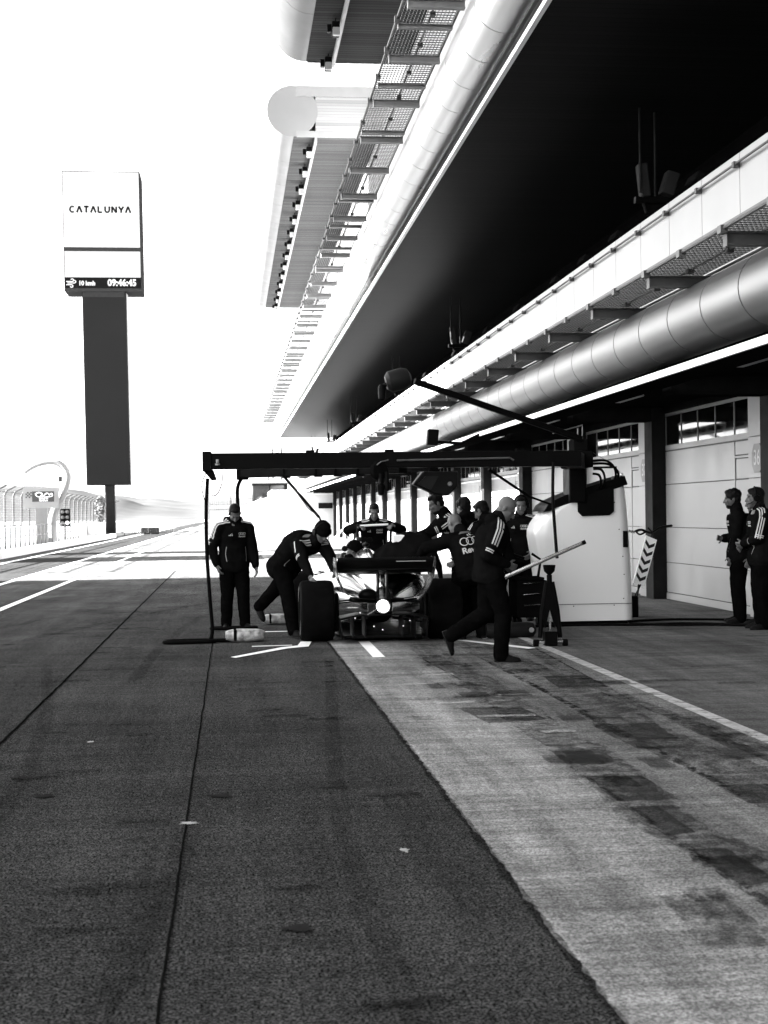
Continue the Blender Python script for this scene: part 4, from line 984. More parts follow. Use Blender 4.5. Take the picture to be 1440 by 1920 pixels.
# rear wing
def wing_sections(hw, y0, z0, ch, dip, curve, th=.018, n=14):
    rings = []
    for i in range(n+1):
        u = -1+2*i/n; x = u*hw; zz = z0 - dip*(1-u*u); ring = []
        for k in range(9): t = k/8; ring.append((x, y0+ch*t, zz + curve*(1-t)**1.6 + th*math.sin(math.pi*min(t*1.2,1))*.5))
        for k in range(9): t = 1-k/8; ring.append((x, y0+ch*t, zz + curve*(1-t)**1.6 - th*.6))
        rings.append(ring)
    return MB().loft(rings)
rw = cp('rear_wing', wing_sections(.555, -.62, .835, .26, .02, .06, .03), CARB, smooth=True, angle=50)
cp('flap', wing_sections(.555, -.74, .865, .18, .004, .125, .016), CARB, rw, smooth=True, angle=50)
cp('gurney', MB().box(-.555, .555, -.745, -.738, .985, 1.008), CARB, rw)
cp('trim_line', MB().box(.12, .46, -.7475, -.746, .955, .963), SIDEW, rw)
def plate(s_):
    path = [(.575,1.005),(.578,.93),(.57,.85),(.545,.76),(.50,.66),(.44,.58),(.375,.52)]
    inn = [(x-.012, z-.004) for x, z in path]
    poly = [(s_*x, z) for x, z in path] + [(s_*x, z) for x, z in reversed(inn)]
    return MB().prism(poly, 'y', -.75, -.36)
for s_ in (-1, 1): cp('endplate', plate(s_), ENDP, rw, smooth=True, angle=60)
for x in (-.075, .03): cp('wing_pylon', MB().box(x-.012, x+.012, -.60, -.45, .42, .835), CARB, rw, bevel=.005)
bw_ = cp('beam_wing', wing_sections(.40, -.52, .50, .17, .03, .05, .018), CARB, smooth=True, angle=50)
cp('exhaust', MB().lathe([(.055,0),(.06,.0),(.06,.25),(.05,.25),(.048,.02)], (.0,-.36,.60), (0,1,.15), 20), CHROME, smooth=True)
cp('heat_cover', MB().ell((-.17,-.30,.555), (.115,.06,.075)), CARB, smooth=True)
# bodywork
ec = MB().loft([ellring(0, y, (zt+zb)/2, hw, (zt-zb)/2, .85, 32) for y, hw, zb, zt in
    ((-.18,.045,.48,.66),(.1,.075,.42,.76),(.5,.12,.38,.86),(.9,.16,.35,.94),(1.3,.19,.3,1.0),(1.6,.195,.3,1.045),(1.85,.165,.5,1.06),(2.0,.15,.62,1.04),(2.04,.13,.66,1.01))])
cp('engine_cover', ec, SILV, smooth=True, angle=60)
cp('airbox', MB().lathe([(.06,0),(.115,.0),(.12,.02),(.07,.03)], (0,2.03,.93), (0,1,0), 24), CARB, smooth=True)
for s_ in (-1, 1):
    secs = [(-.05,.10,.40,.05,.09),(.25,.17,.43,.12,.16),(.6,.27,.46,.20,.22),(.95,.37,.49,.26,.27),(1.3,.44,.50,.30,.27),(1.8,.47,.48,.31,.25),(2.2,.47,.46,.29,.22),(2.35,.47,.45,.26,.19)]
    cp('sidepod', MB().loft([ellring(s_*x, y, z, rx, rz, .75, 30) for y, x, z, rx, rz in secs]), SILV, smooth=True, angle=60)
    cp('bargeboard', MB().prism([(2.5,.1),(3.0,.1),(2.95,.35),(2.6,.42)], 'x', s_*.62-.008, s_*.62+.008), CARB)
    # suspension
    for a, b_ in (((.14,.05,.50),(.58,.0,.46)),((.16,.5,.44),(.58,.05,.44)),((.14,-.05,.26),(.58,-.02,.20)),((.2,.5,.24),(.58,.03,.2)),((.12,-.12,.34),(.56,-.08,.26))):
        cp('suspension_arm', MB().bar((s_*a[0],a[1],a[2]),(s_*b_[0],b_[1],b_[2]),.05,.016), CARB, bevel=.004)
    for a, b_ in (((.16,3.2,.42),(.66,3.4,.5)),((.16,3.6,.42),(.66,3.42,.5)),((.16,3.2,.26),(.66,3.4,.2)),((.16,3.6,.26),(.66,3.42,.2))):
        cp('suspension_arm', MB().bar((s_*a[0],a[1],a[2]),(s_*b_[0],b_[1],b_[2]),.04,.014), CARB)
    cp('brake_duct', MB().box(s_*.50, s_*.56, -.2, .2, .12, .58), CARB, bevel=.03)
    cp('mirror', MB().ell((s_*.56,2.6,.70), (.09,.03,.035)), SILV, smooth=True)
    cp('mirror_stay', MB().bar((s_*.30,2.62,.58),(s_*.54,2.6,.69),.02,.008), CARB)
cp('chassis', MB().loft([ellring(0, y, z, rx, rz, .7, 28) for y, z, rx, rz in ((1.9,.42,.34,.28),(2.3,.42,.36,.28),(2.9,.44,.30,.24),(3.4,.46,.22,.18),(4.0,.40,.15,.11),(4.5,.30,.11,.07),(4.7,.24,.07,.04))]), SILV, smooth=True, angle=60)
cp('headrest', MB().loft([ellring(0, y, .70, rx, .06, .6, 20) for y, rx in ((1.95,.2),(2.1,.26),(2.5,.27),(2.7,.22))]), CARB, smooth=True)
halo = [(-.26,2.05,.78),(-.27,2.3,.93),(-.2,2.7,.95),(-.06,2.98,.92),(0,3.03,.90),(.06,2.98,.92),(.2,2.7,.95),(.27,2.3,.93),(.26,2.05,.78)]
cp('halo', MB().tube(spline(halo, 5), .032, 10).tube([(0,3.03,.90),(0,3.16,.60)], .025, 8), CARB, smooth=True)
fwg = cp('front_wing', wing_sections(.92, 4.35, .12, .35, .0, -.02, .02), CARB, smooth=True)
cp('front_flap', wing_sections(.92, 4.28, .17, .2, .0, .08, .014), CARB, fwg, smooth=True)
for s_ in (-1, 1): cp('front_endplate', MB().box(s_*.92, s_*.93, 4.15, 4.7, .06, .32), ENDP, fwg)
cp('camera_pod', MB().ell((0,1.72,1.10), (.05,.09,.03)), CARB, smooth=True)
# small glints of hardware at the back
hw_ = MB()
for x, z in ((-.28,.36),(-.34,.30),(.22,.20),(-.12,.2),(-.02,.16),(.30,.26)): hw_.lathe([(0,0),(.012,0),(.01,.01),(0,.012)], (x,-.525,z), (0,-1,0), 10)
cp('bolt', hw_, CHROME)
cp('tail_rod', MB().bar((-.42,-.45,.42),(-.30,-.48,.42),.012,.012), CHROME); cp('tail_rod', MB().bar((.22,-.62,.52),(.42,-.60,.545),.012,.012), CHROME); cp('tail_rod', MB().bar((-.2,-.55,.34),(-.10,-.56,.40),.01,.01), CHROME)

# black cover thrown over the right half of the engine cover
rings = []
for i in range(25):
    u = i/24; x = .06 + .78*u; zt = .96 + .27*min(1, u*2.2)**.8 - .10*max(0, u-.75)/.25
    ring = []
    for k in range(15):
        v_ = k/14; y = .55 + .95*v_; edge = min(v_, 1-v_)*2
        z = zt - .34*(1-min(1, edge*2.6))**2 - (.25*max(0,(u-.88)/.12))
        p = V((x, y + .03*noise.noise(V((x*5, v_*4, 2))), z + .045*noise.noise(V((x*7, y*6, 1))) + .02*noise.noise(V((x*18, y*14, 4)))))
        ring.append(tuple(p))
    rings.append(ring)
cvm = MB().loft(rings, cap=False, closed=False)
for s_ in range(0): pass
CLOTH = mat('black_cloth', .005, .8, var=.4, scale=8, spec=.0)
cov = cvm.build('engine_blanket', CLOTH, smooth=True, angle=80, fix=False); cov.location = (CX, CY, 0); WM[cov] = Matrix.Translation((CX,CY,0))
sm = cov.modifiers.new('thick', 'SOLIDIFY'); sm.thickness = .02
tag(cov, 'black quilted cloth thrown over the right side of the racing car', 'cover')
MB().box(.24, .40, .70, .80, 1.135, 1.24).build('white_tag', STRIP, cov, world=False, bevel=.02)

# push trolley in front of the nose, held by the mechanic facing us
tr = thing('push_trolley', 'push trolley with a pale top handle bar held by the mechanic facing the camera', 'trolley', (2.2, 22.0, 0))
MB().tube([(1.97,22.0,1.325),(2.40,22.0,1.34)], .016, 8).build('handle_bar', STRIP, tr)
for x in (1.93, 2.44): MB().tube([(x,22.0,1.34),(x,22.02,.9),(x+(2.2-x)*.2,22.1,.15)], .022, 8).build('upright', BLACK, tr); MB().lathe([(0,-.03),(.09,-.035),(.09,.035),(0,.03)], (x+(2.2-x)*.2,22.1,.092), (1,0,0), 16).build('wheel', RUB, tr)
MB().box(1.98, 2.39, 21.97, 22.12, .14, .20).box(1.92,2.15,21.97,22.03,1.08,1.14).build('base', BLACK, tr, bevel=.01)
# ------------------------------------------------------------------ people
SKIN = mat('skin', .085, .5, var=.12, scale=9, spec=.3)
JACK = mat('jacket_black', .0045, .75, var=.35, scale=7, spec=.0)
TROU = mat('trouser_black', .0026, .8, var=.35, scale=7, spec=.0)
SHOE = mat('shoe_black', .006, .55, var=.3, spec=.03)
HAIR = mat('dark_hair', .006, .55, var=.5, scale=40, spec=.05)
HAIRG = mat('greying_hair', .02, .55, var=.6, scale=30, spec=.4)
KNIT = mat('knit_black', .004, .9, var=.3, scale=40, bump=.4, bscale=120, spec=0.)
EYE = mat('eye_dark', .012, .3, spec=.5)
MARK = mat('printed_white', .42, .55, var=.06)
PIPE = mat('reflective_piping', .22, .4, var=.2)

def remesh(mb, vox, smooth=4, fold=0., seed=0, fscale=9., name='shape'):
    me = bpy.data.meshes.new(name); me.from_pydata([tuple(p) for p in mb.v], [], mb.f)
    bm = bmesh.new(); bm.from_mesh(me); bmesh.ops.recalc_face_normals(bm, faces=bm.faces); bm.to_mesh(me); bm.free()
    o = bpy.data.objects.new(name, me); COL.objects.link(o)
    r = o.modifiers.new('r', 'REMESH'); r.mode = 'VOXEL'; r.voxel_size = vox
    s = o.modifiers.new('s', 'SMOOTH'); s.factor = .5; s.iterations = smooth
    dg = bpy.context.evaluated_depsgraph_get(); out = bpy.data.meshes.new_from_object(o.evaluated_get(dg))
    bpy.data.objects.remove(o); bpy.data.meshes.remove(me)
    if fold:
        nr = [v.normal.copy() for v in out.vertices]
        for v, q in zip(out.vertices, nr):
            p = v.co; off = V((seed*3.1, seed*1.7, 0))
            d = noise.noise(V((p.x*fscale, p.y*fscale, p.z*fscale*.55))+off) + .5*noise.noise(V((p.x*fscale*2.3, p.y*fscale*2.3, p.z*fscale*1.6))+off)
            d2 = 1-abs(noise.noise(V((p.x*fscale*.9, p.y*fscale*.9, p.z*fscale*1.5))-off))*2
            v.co = p + q*fold*(d*.6 + d2*.5)
    out.polygons.foreach_set('use_smooth', [True]*len(out.polygons)); out.update()
    return out

def ik(a, t, l1, l2, hint):
    a, t = V(a), V(t); d = t-a; L = d.length; mx = (l1+l2)*.998
    if L > mx: t = a + d*(mx/L); d = t-a; L = mx
    x = (l1*l1-l2*l2+L*L)/(2*L); h = math.sqrt(max(l1*l1-x*x, 0)); u = d/L
    hv = V(hint); hv = (hv - u*hv.dot(u)); hv.normalize()
    return a + u*x + hv*h, t

def person(label, loc, rz, pel=(0,0,.955), neck=None, sc=1., feet=None, hands=None, look=(0,1,-.1), head=None, hair='short', elbow=None, knee=None, handdir=None, palm=None,
           hood=False, logo='chest', stripes=True, phones=False, phones_up=False, bulge=.02, twist=0., hiptwist=0., toes=None, heel=(0,0), seed=0, build=1., beard=False, coat_len=.10, pipe=True, stripes_len=.62, group='mechanics in black team jackets'):
    pel = V(pel)*sc; neck = V(neck or (0,.03,1.50))*sc
    Z = V((0,0,1)); ax = (neck-pel).normalized()
    hipR = V((math.cos(hiptwist), math.sin(hiptwist), 0)); shR = V((math.cos(twist), math.sin(twist), 0))
    shR = (shR - ax*shR.dot(ax)).normalized(); fwd = ax.cross(shR)*-1 if ax.cross(shR).y < 0 else ax.cross(shR)
    fwd = shR.cross(ax)*-1; fwd = ax.cross(shR)                      # points to the front of the chest
    feet = feet or [(-.11,0,.085),(.11,0,.085)]; feet = [V(f)*sc for f in feet]; toes = toes or [12, -12]
    knee = knee or [(0,1,0),(0,1,0)]; elbow = elbow or [(-.6,-.8,-.2),(.6,-.8,-.2)]
    UA, FA, TH, SH = .29*sc, .255*sc, .425*sc, .425*sc
    sho = [neck - ax*.082*sc + shR*s*.178*sc*build for s in (-1, 1)]
    hands = hands or [(-.24,.06,.84),(.24,.06,.84)]; hands = [V(h)*sc for h in hands]
    elb, wri = zip(*[ik(sho[i], hands[i], UA, FA, elbow[i]) for i in (0,1)])
    hip = [pel + hipR*s*.095*sc - Z*.02*sc for s in (-1, 1)]
    kne, ank = zip(*[ik(hip[i], feet[i], TH, SH, knee[i]) for i in (0,1)])
    # --- torso sections
    def torso(mb, add, lo=-.16, hi=1.0, hem=0.):
        L_ = (neck-pel).length; rings = []
        prof = [(-.28,.135,.10),(-.16,.160,.115),(0,.170,.122),(.22,.155,.112),(.45,.160,.118),(.68,.180,.128),(.80,.172,.118),(.90,.125,.095),(1.0,.075,.07)]
        for t, rx, ry in prof:
            if t < lo or t > hi: continue
            c = pel + (neck-pel)*t - fwd*bulge*math.sin(math.pi*max(0,min(1,t)))*2
            rr = hipR.lerp(shR, max(0,min(1,t))).normalized(); ff = ax.cross(rr).normalized()
            e = add + (hem if t < 0 else 0)
            rings.append([c + rr*math.copysign(abs(math.cos(a))**.85, math.cos(a))*(rx*sc*build+e) + ff*math.copysign(abs(math.sin(a))**.9, math.sin(a))*(ry*sc*build+e) for a in [2*math.pi*k/24 for k in range(24)]])
        mb.loft(rings)
        for i in (0,1): mb.capsule(neck-ax*.045*sc, sho[i], .058*sc+add*.7, .060*sc*build+add*.6)
    b = MB(); torso(b, 0)
    for i in (0,1):
        b.capsule(sho[i], elb[i], .056*sc, .043*sc); b.capsule(elb[i], wri[i], .043*sc, .029*sc)
        b.capsule(hip[i], kne[i], .085*sc, .056*sc); b.capsule(kne[i], ank[i], .055*sc, .038*sc)
    # --- hands
    for i in (0,1):
        s = -1 if i == 0 else 1
        d = V(handdir[i]) if handdir and handdir[i] else (wri[i]-elb[i]); d.normalize()
        pn = V(palm[i]) if palm and palm[i] else V((-s, 0, 0)); pn = (pn - d*pn.dot(d)).normalized(); sd = d.cross(pn)
        if sd.dot(fwd) < 0: sd = -sd                                 # thumb side: towards the front
        w0 = wri[i]; k_ = sc
        b.capsule(w0, w0+d*.03*k_, .028*k_, .03*k_)
        for q in (-.024,-.008,.008,.024): b.capsule(w0+d*.02*k_+sd*q*.6*k_, w0+d*.085*k_+sd*q*1.15*k_, .014*k_, .0125*k_, 8, 2)
        for q, ln in ((.030,.068),(.010,.078),(-.011,.072),(-.031,.056)):
            f0 = w0+d*.085*k_+sd*q*k_; f1 = f0 + (d+sd*q*2.5+pn*.35)*ln*.45*k_; f2 = f1 + (d*.75+pn*.75)*ln*.35*k_; f3 = f2 + (d*.35+pn*.95)*ln*.28*k_
            b.capsule(f0, f1, .0098*k_, .0092*k_, 8, 2).capsule(f1, f2, .0092*k_, .0085*k_, 8, 2).capsule(f2, f3, .0085*k_, .0075*k_, 8, 2)
        t0 = w0+d*.025*k_+sd*.026*k_; t1 = t0+(d*.6+sd*.75+pn*.2)*.042*k_; t2 = t1+(d*.9+sd*.3+pn*.35)*.032*k_
        b.capsule(t0, t1, .014*k_, .011*k_, 8, 2).capsule(t1, t2, .011*k_, .009*k_, 8, 2)
    # --- head
    lk = V(look).normalized(); hc = (V(head)*sc if head else neck + (ax*.5+Z*.5).normalized()*.155*sc + lk*.055*sc)
    hx = lk.cross(Z).normalized(); hz = hx.cross(lk).normalized(); HM = Matrix((hx, lk, hz)).transposed()
    def H(x, y, z): return hc + HM @ (V((x, y, z))*sc)
    def he(mb, c, r): mb.ell(H(*c), tuple(k*sc for k in r), HM, 18, 12)
    he(b, (0,-.015,.035), (.077,.096,.088)); he(b, (0,.022,-.035), (.063,.072,.088)); he(b, (0,.035,-.088), (.046,.052,.036))
    he(b, (0,.076,.026), (.050,.018,.012)); he(b, (0,.068,-.108), (.022,.02,.018)); he(b, (0,.085,-.068), (.024,.012,.007)); he(b, (0,.083,-.080), (.020,.012,.007))
    b.capsule(H(0,.088,.012), H(0,.112,-.034), .009*sc, .0145*sc, 10, 3)
    for s in (-1,1): he(b, (s*.038,.062,-.022), (.022,.022,.02)); he(b, (s*.079,-.012,-.012), (.011,.02,.032)); he(b, (s*.012,.100,-.036), (.010,.01,.008))
    b.capsule(H(0,-.035,-.06), neck-ax*.03*sc, .054*sc, .062*sc)
    body = bpy.data.objects.new('person', remesh(b, .0068*sc, 2)); COL.objects.link(body); body.data.materials.append(SKIN)
    body.location = loc; body.rotation_euler = (0,0,rz); WM[body] = Matrix.Translation(loc) @ Matrix.Rotation(rz, 4, 'Z')
    tag(body, label, 'person', group)
    def kid(name, me, m, par=body):
        o = bpy.data.objects.new(name, me); COL.objects.link(o); o.data.materials.append(m); o.parent = par; WM[o] = WM[par]; return o
    ey = MB()
    for s in (-1,1): he(ey, (s*.030,.083,.008), (.013,.008,.0065))
    ey.build('eyes', EYE, body, smooth=True, world=False)
    # --- clothes
    j = MB(); ad = .032*sc; torso(j, ad, -.30, .96, .012)
    for i in (0,1):
        j.capsule(sho[i], elb[i], .080*sc*build, .072*sc); j.capsule(elb[i], elb[i].lerp(wri[i], .9), .072*sc, .053*sc)
        j.capsule(elb[i].lerp(wri[i], .86), elb[i].lerp(wri[i], .97), .052*sc, .046*sc)
    nk = (H(0,-.035,-.07)-neck); j.capsule(neck-ax*.02*sc, neck+nk*.55, .086*sc, .078*sc)
    if hood:
        for q in (-.06, 0, .06): j.ell(neck - fwd*.075*sc + shR*q*sc*1.2 + ax*.01*sc, (.07*sc,.06*sc,.065*sc))
        j.capsule(neck - fwd*.02*sc + shR*.085*sc, neck - fwd*.06*sc + shR*.10*sc + ax*.03*sc, .05*sc, .045*sc)
        j.capsule(neck - fwd*.02*sc - shR*.085*sc, neck - fwd*.06*sc - shR*.10*sc + ax*.03*sc, .05*sc, .045*sc)
    jm = remesh(j, .0115*sc, 3, .008*sc, seed); jo = kid('jacket', jm, JACK)
    t = MB()
    for i in (0,1):
        t.capsule(hip[i], kne[i], .112*sc*build, .092*sc); t.capsule(kne[i], ank[i]+ (kne[i]-ank[i])*.05, .09*sc, .076*sc)
        t.capsule(ank[i]+(kne[i]-ank[i])*.12, ank[i]-(kne[i]-ank[i]).normalized()*.012*sc, .077*sc, .076*sc)
    t.ell(pel-Z*.01*sc, (.185*sc*build,.14*sc*build,.13*sc)); t.ell((hip[0]+hip[1])/2-Z*.05*sc, (.12*sc,.10*sc,.09*sc))
    kid('trousers', remesh(t, .012*sc, 3, .009*sc, seed+5, 8.), TROU)
    for i in (0,1):
        a_ = R(toes[i]); hd = V((-math.sin(a_), math.cos(a_), 0)); tilt = R(heel[i]); dn = V((0,0,-1))
        fx = (hd*math.cos(tilt) + dn*math.sin(tilt)).normalized(); rr = V((math.cos(a_), math.sin(a_), 0)); uu = rr.cross(fx); FM = Matrix((rr, fx, uu)).transposed()
        def Fp(x, y, z): return ank[i] + FM @ (V((x,y,z))*sc)
        s_ = MB(); s_.capsule(Fp(0,-.01,.02), Fp(0,-.005,-.03), .048*sc, .046*sc); s_.ell(Fp(0,-.02,-.045), (.042*sc,.055*sc,.04*sc), FM); s_.ell(Fp(0,.10,-.055), (.045*sc,.10*sc,.03*sc), FM); s_.capsule(Fp(0,.0,-.02), Fp(0,.10,-.048), .044*sc, .034*sc)
        s_.add([Fp(x*w, y, z) for z in (-.085,-.065) for x, y, w in ((-1,-.07,.035),(1,-.07,.035),(1,.03,.038),(1,.12,.047),(1,.18,.036),(.3,.205,.03),(-.3,.205,.03),(-1,.18,.036),(-1,.12,.047),(-1,.03,.038))],
               [tuple(range(9,-1,-1)), tuple(range(10,20))]+[(k,(k+1)%10,10+(k+1)%10,10+k) for k in range(10)])
        kid('shoe', remesh(s_, .0085*sc, 2), SHOE)
    # --- hair and headwear
    if hair != 'bald':
        h = MB()
        if hair in ('beanie','pompom'):
            rings = []
            for k in range(12):
                u = k/11; zz = -.002 + .142*u; q = math.sqrt(max(.02, 1-(max(0,u-.25)/.78)**2.2))
                rings.append([H(.091*q*math.cos(a), -.012+.110*q*math.sin(a), zz+.018*math.sin(a)*(-1)*(1-u)*.0) for a in [2*math.pi*m/24 for m in range(24)]])
            h.loft(rings)
            rings = [[H(.096*math.cos(a), -.012+.115*math.sin(a), z) for a in [2*math.pi*m/24 for m in range(24)]] for z in (-.008,.0,.036,.042)]
            h.loft(rings); ho = kid('beanie', remesh(h, .008, 2, .002, seed, 25), KNIT)
            if hair == 'pompom':
                pm = MB(); pm.ell(H(0,-.01,.165), (.036,.036,.034)); kid('pompom', remesh(pm, .005, 1, .006, seed, 60), MATS['knit_pale'])
        else:
            mx = {'short':(.0815,.098,.083), 'curly':(.088,.103,.090), 'crop':(.0795,.097,.084), 'long':(.086,.102,.088)}[hair]
            he(h, (0,-.027,.048), mx); he(h, (0,-.058,-.01), (mx[0]*.95,.055,.07)); he(h, (0,.035,.092), (.056,.045,.03))
            if hair == 'long': he(h, (0,-.06,-.06), (.075,.05,.075))
            for s in (-1,1): he(h, (s*.07,.012,.02), (.013,.02,.035))
            kid('hair', remesh(h, .008, 1, .014 if hair == 'curly' else .004, seed, 30), HAIRG if hair in ('crop',) else HAIR)
    if beard:
        h = MB(); he(h, (0,.036,-.095), (.052,.056,.038)); he(h, (0,.088,-.058), (.026,.012,.006)); kid('beard', remesh(h, .007, 2, .003, seed, 40), HAIR)
    if phones:
        h = MB(); off = -.05 if phones_up else 0
        band = [H(.094*math.cos(a), -.01+off, .02+.115*math.sin(a)) for a in [math.pi*k/16 for k in range(17)]]
        h.tube(band, .012, 8)
        for s in (-1,1): h.lathe([(.0,0),(.036,.0),(.044,.012),(.04,.034),(.0,.036)], H(s*.080,-.01+off,-.008), tuple(HM @ V((s,0,0))), 16)
        h.tube([H(-.1,.0+off,-.02), H(-.085,.06,-.06), H(-.04,.105,-.072)], .005, 6)
        h.build('headphones', BLACK, body, smooth=True, world=False)
    # --- printed marks, pressed on to the cloth
    bvh = BVHTree.FromPolygons([v.co.copy() for v in jm.vertices], [tuple(p.vertices) for p in jm.polygons])
    def press(vs, fs, mb, o, xd, yd, nd):
        ok = []
        for v in vs:
            p = o + xd*v[0] + yd*v[1]; hit = bvh.ray_cast(p + nd*.28, -nd, .6)
            ok.append(hit[0] + nd*.0035 if hit[0] else None)
        n0 = len(mb.v); mp = {}
        for k, p in enumerate(ok):
            if p is not None: mp[k] = len(mb.v)-n0; mb.v.append(p)
        for f in fs:
            if all(k in mp for k in f): mb.f.append(tuple(n0+mp[k] for k in f))
    def triangle(w):
        vs, fs = [], []
        for k in range(3):
            n0 = len(vs); x0 = (-.5+.36*k)*w; hh = (.28+.24*k)*w; lean_ = hh*.5
            vs += [(x0,-.35*w),(x0+.24*w,-.35*w),(x0+.24*w-lean_*.55-.02*w,-.35*w+hh),(x0-.0*w-lean_*.15,-.35*w+hh*.72)]; fs.append((n0,n0+1,n0+2,n0+3))
        return vs, fs
    def rings4(r, wd):
        vs, fs = [], []
        for k in range(4):
            a, f = ring2d((k-1.5)*r*1.38, 0, r, wd, 22); n0 = len(vs); vs += [(p.x,p.y) for p in a]; fs += [tuple(n0+q for q in g) for g in f]
        return vs, fs
    mk = MB()
    if logo in ('chest','both'):
        upv = ax; o = pel.lerp(neck, .70)
        xr = -shR                                                     # as read by someone facing the chest
        vs, fs = triangle(.055); press(vs, fs, mk, o + shR*.085*sc, xr*sc, upv*sc, fwd)
        vs, fs = rings4(.017, .0048); press(vs, fs, mk, o - shR*.075*sc + ax*.012*sc, xr*sc, upv*sc, fwd)
        vs, fs = text_mesh('Revolut', .032, .0012); press([(v.x,v.y) for v in vs], fs, mk, o - shR*.075*sc - ax*.026*sc, xr*sc, upv*sc, fwd)
    if logo in ('back','both'):
        o = pel.lerp(neck, .66)
        vs, fs = triangle(.085); press(vs, fs, mk, o + ax*.10*sc, shR*sc, ax*sc, -fwd)
        vs, fs = rings4(.052, .0095); press(vs, fs, mk, o, shR*sc, ax*sc, -fwd)
        vs, fs = text_mesh('Revolut', .098, .003); press([(v.x,v.y) for v in vs], fs, mk, o - ax*.112*sc, shR*sc, ax*sc, -fwd)
    if mk.f: mk.build('printed_logo', MARK, jo, world=False, fix=False)
    if stripes:
        for i in (0,1):
            s = -1 if i == 0 else 1; ua = (elb[i]-sho[i]).normalized()
            q0 = neck + shR*s*.075*sc; q1 = sho[i]; N1, N2 = 7, 12
            for k in (-1,0,1):
                prev = None; sm_ = MB()
                for m in range(N1+N2+1):
                    if m <= N1: u = m/N1; p = q0.lerp(q1, u); tn = (q1-q0).normalized().lerp(ua, u*.5).normalized(); out = ax*.9 + shR*s*.35*u
                    else: u = (m-N1)/N2; p = q1 + ua*UA*stripes_len*u; tn = ua; out = (ax*.45*(1-u)+shR*s)
                    out = (out - tn*out.dot(tn)).normalized(); lat = fwd - out*fwd.dot(out) - tn*fwd.dot(tn)
                    if lat.length < .1: lat = out.cross(tn)
                    lat.normalize(); cur = []
                    for e in (-.0072, .0072):
                        hit = bvh.ray_cast(p + lat*(k*.029+.022+e)*sc + out*.22, -out, .4); cur.append(hit[0] + out*.003 if hit[0] else None)
                    if prev and all(c is not None for c in prev+cur) and (cur[0]-prev[0]).length < .09: sm_.add([prev[0], prev[1], cur[1], cur[0]], [(0,1,2,3)])
                    elif len(sm_.f) > 3: break
                    else: sm_ = MB()
                    prev = cur
                if sm_.f: sm_.build('sleeve_stripe', MARK, jo, world=False, fix=False)
            # small band on the sleeve above the elbow
            for e0 in (.0, .022):
                prev = None; sm_ = MB()
                for m in range(7):
                    a = -.6 + 1.2*m/6; tn = ua; out = (shR*s - tn*shR.dot(tn)*s).normalized(); fv = tn.cross(out); dirv = (out*math.cos(a)+fv*math.sin(a)).normalized(); cur = []
                    for e in (0, .012):
                        p = sho[i] + ua*(UA*.80+e0+e); hit = bvh.ray_cast(p+dirv*.2, -dirv, .3); cur.append(hit[0]+dirv*.003 if hit[0] else None)
                    if prev and all(c is not None for c in prev+cur): sm_.add([prev[0], prev[1], cur[1], cur[0]], [(0,1,2,3)])
                    elif len(sm_.f) > 3: break
                    else: sm_ = MB()
                    prev = cur
                if sm_.f: sm_.build('sleeve_band', MARK, jo, world=False, fix=False)
    if pipe:
        for s in (-1,1):
            prev = None; pm = MB()
            for m in range(9):
                u = m/8; o = pel + (neck-pel)*(.0+.42*(1-u)*.9) + shR*s*(.135+.012*math.sin(u*3))*sc; cur = []
                for e in (-.0032,.0032):
                    hit = bvh.ray_cast(o + shR*e + fwd*.3, -fwd, .5); cur.append(hit[0]+fwd*.003 if hit[0] else None)
                if prev and all(c is not None for c in prev+cur) and (cur[0]-prev[0]).length < .1: pm.add([prev[0], prev[1], cur[1], cur[0]], [(0,1,2,3)])
                prev = cur
            if pm.f: pm.build('piping', PIPE, jo, world=False, fix=False)
    return body
mat('knit_pale', .03, .9, var=.3, scale=40, spec=.1)
def loc_of(world, at, rz):
    d = V(world)-V(at); c, s = math.cos(rz), math.sin(rz); return (d.x*c+d.y*s, -d.x*s+d.y*c, d.z)
PI = math.pi
# 1 standing on the left, looking down at the car
person('man standing alone on the left in a hooded black jacket, looking down', (.03,19.2,0), PI+.28, neck=(.0,.05,1.485), look=(.12,.8,-.75), sc=.955, hair='short', hood=True,
       hands=[(-.29,.10,.85),(.262,.07,.90)], elbow=[(-.7,-.8,0),(1.,-.6,-.1)], feet=[(-.12,.10,.085),(.10,-.06,.085)], toes=[14,-18], seed=1, build=1.1)
# 2 bending over the rear tyre
at = (.62,17.95,0); rz = -PI/2-.92
person('mechanic in a black beanie bending over and leaning on the left rear tyre', at, rz, pel=loc_of((.68,17.98,.89), at, rz), neck=loc_of((1.01,17.58,1.175), at, rz), look=(.18,.75,-.66), head=loc_of((1.10,17.46,1.295), at, rz), hair='beanie', phones=True,
       hands=[loc_of((1.25,17.26,.80), at, rz), loc_of((.93,17.08,.76), at, rz)], elbow=[(-1,.1,.3),(1.,-.2,.2)], feet=[loc_of((.20,18.78,.13), at, rz), loc_of((.74,17.55,.085), at, rz)], knee=[(0,1,-.3),(0,1,.2)], toes=[0,-8], heel=(48,0), bulge=.05, seed=2, build=1.14)
# 3 kneeling on the far side
at = (1.42,19.0,0); rz = -PI/2
person('crouching mechanic in a pompom beanie behind the rear wing, mostly hidden by it', at, rz, pel=(0,-.1,.36), neck=(0,.14,.86), head=(0,.20,1.02), look=(.1,1,-.5), hair='pompom', hands=[(-.15,.50,.62),(.2,.48,.6)], feet=[(-.14,.22,.085),(.14,-.1,.10)], knee=[(-.2,1,.6),(.2,1,.3)], heel=(0,30), seed=3, logo=None)
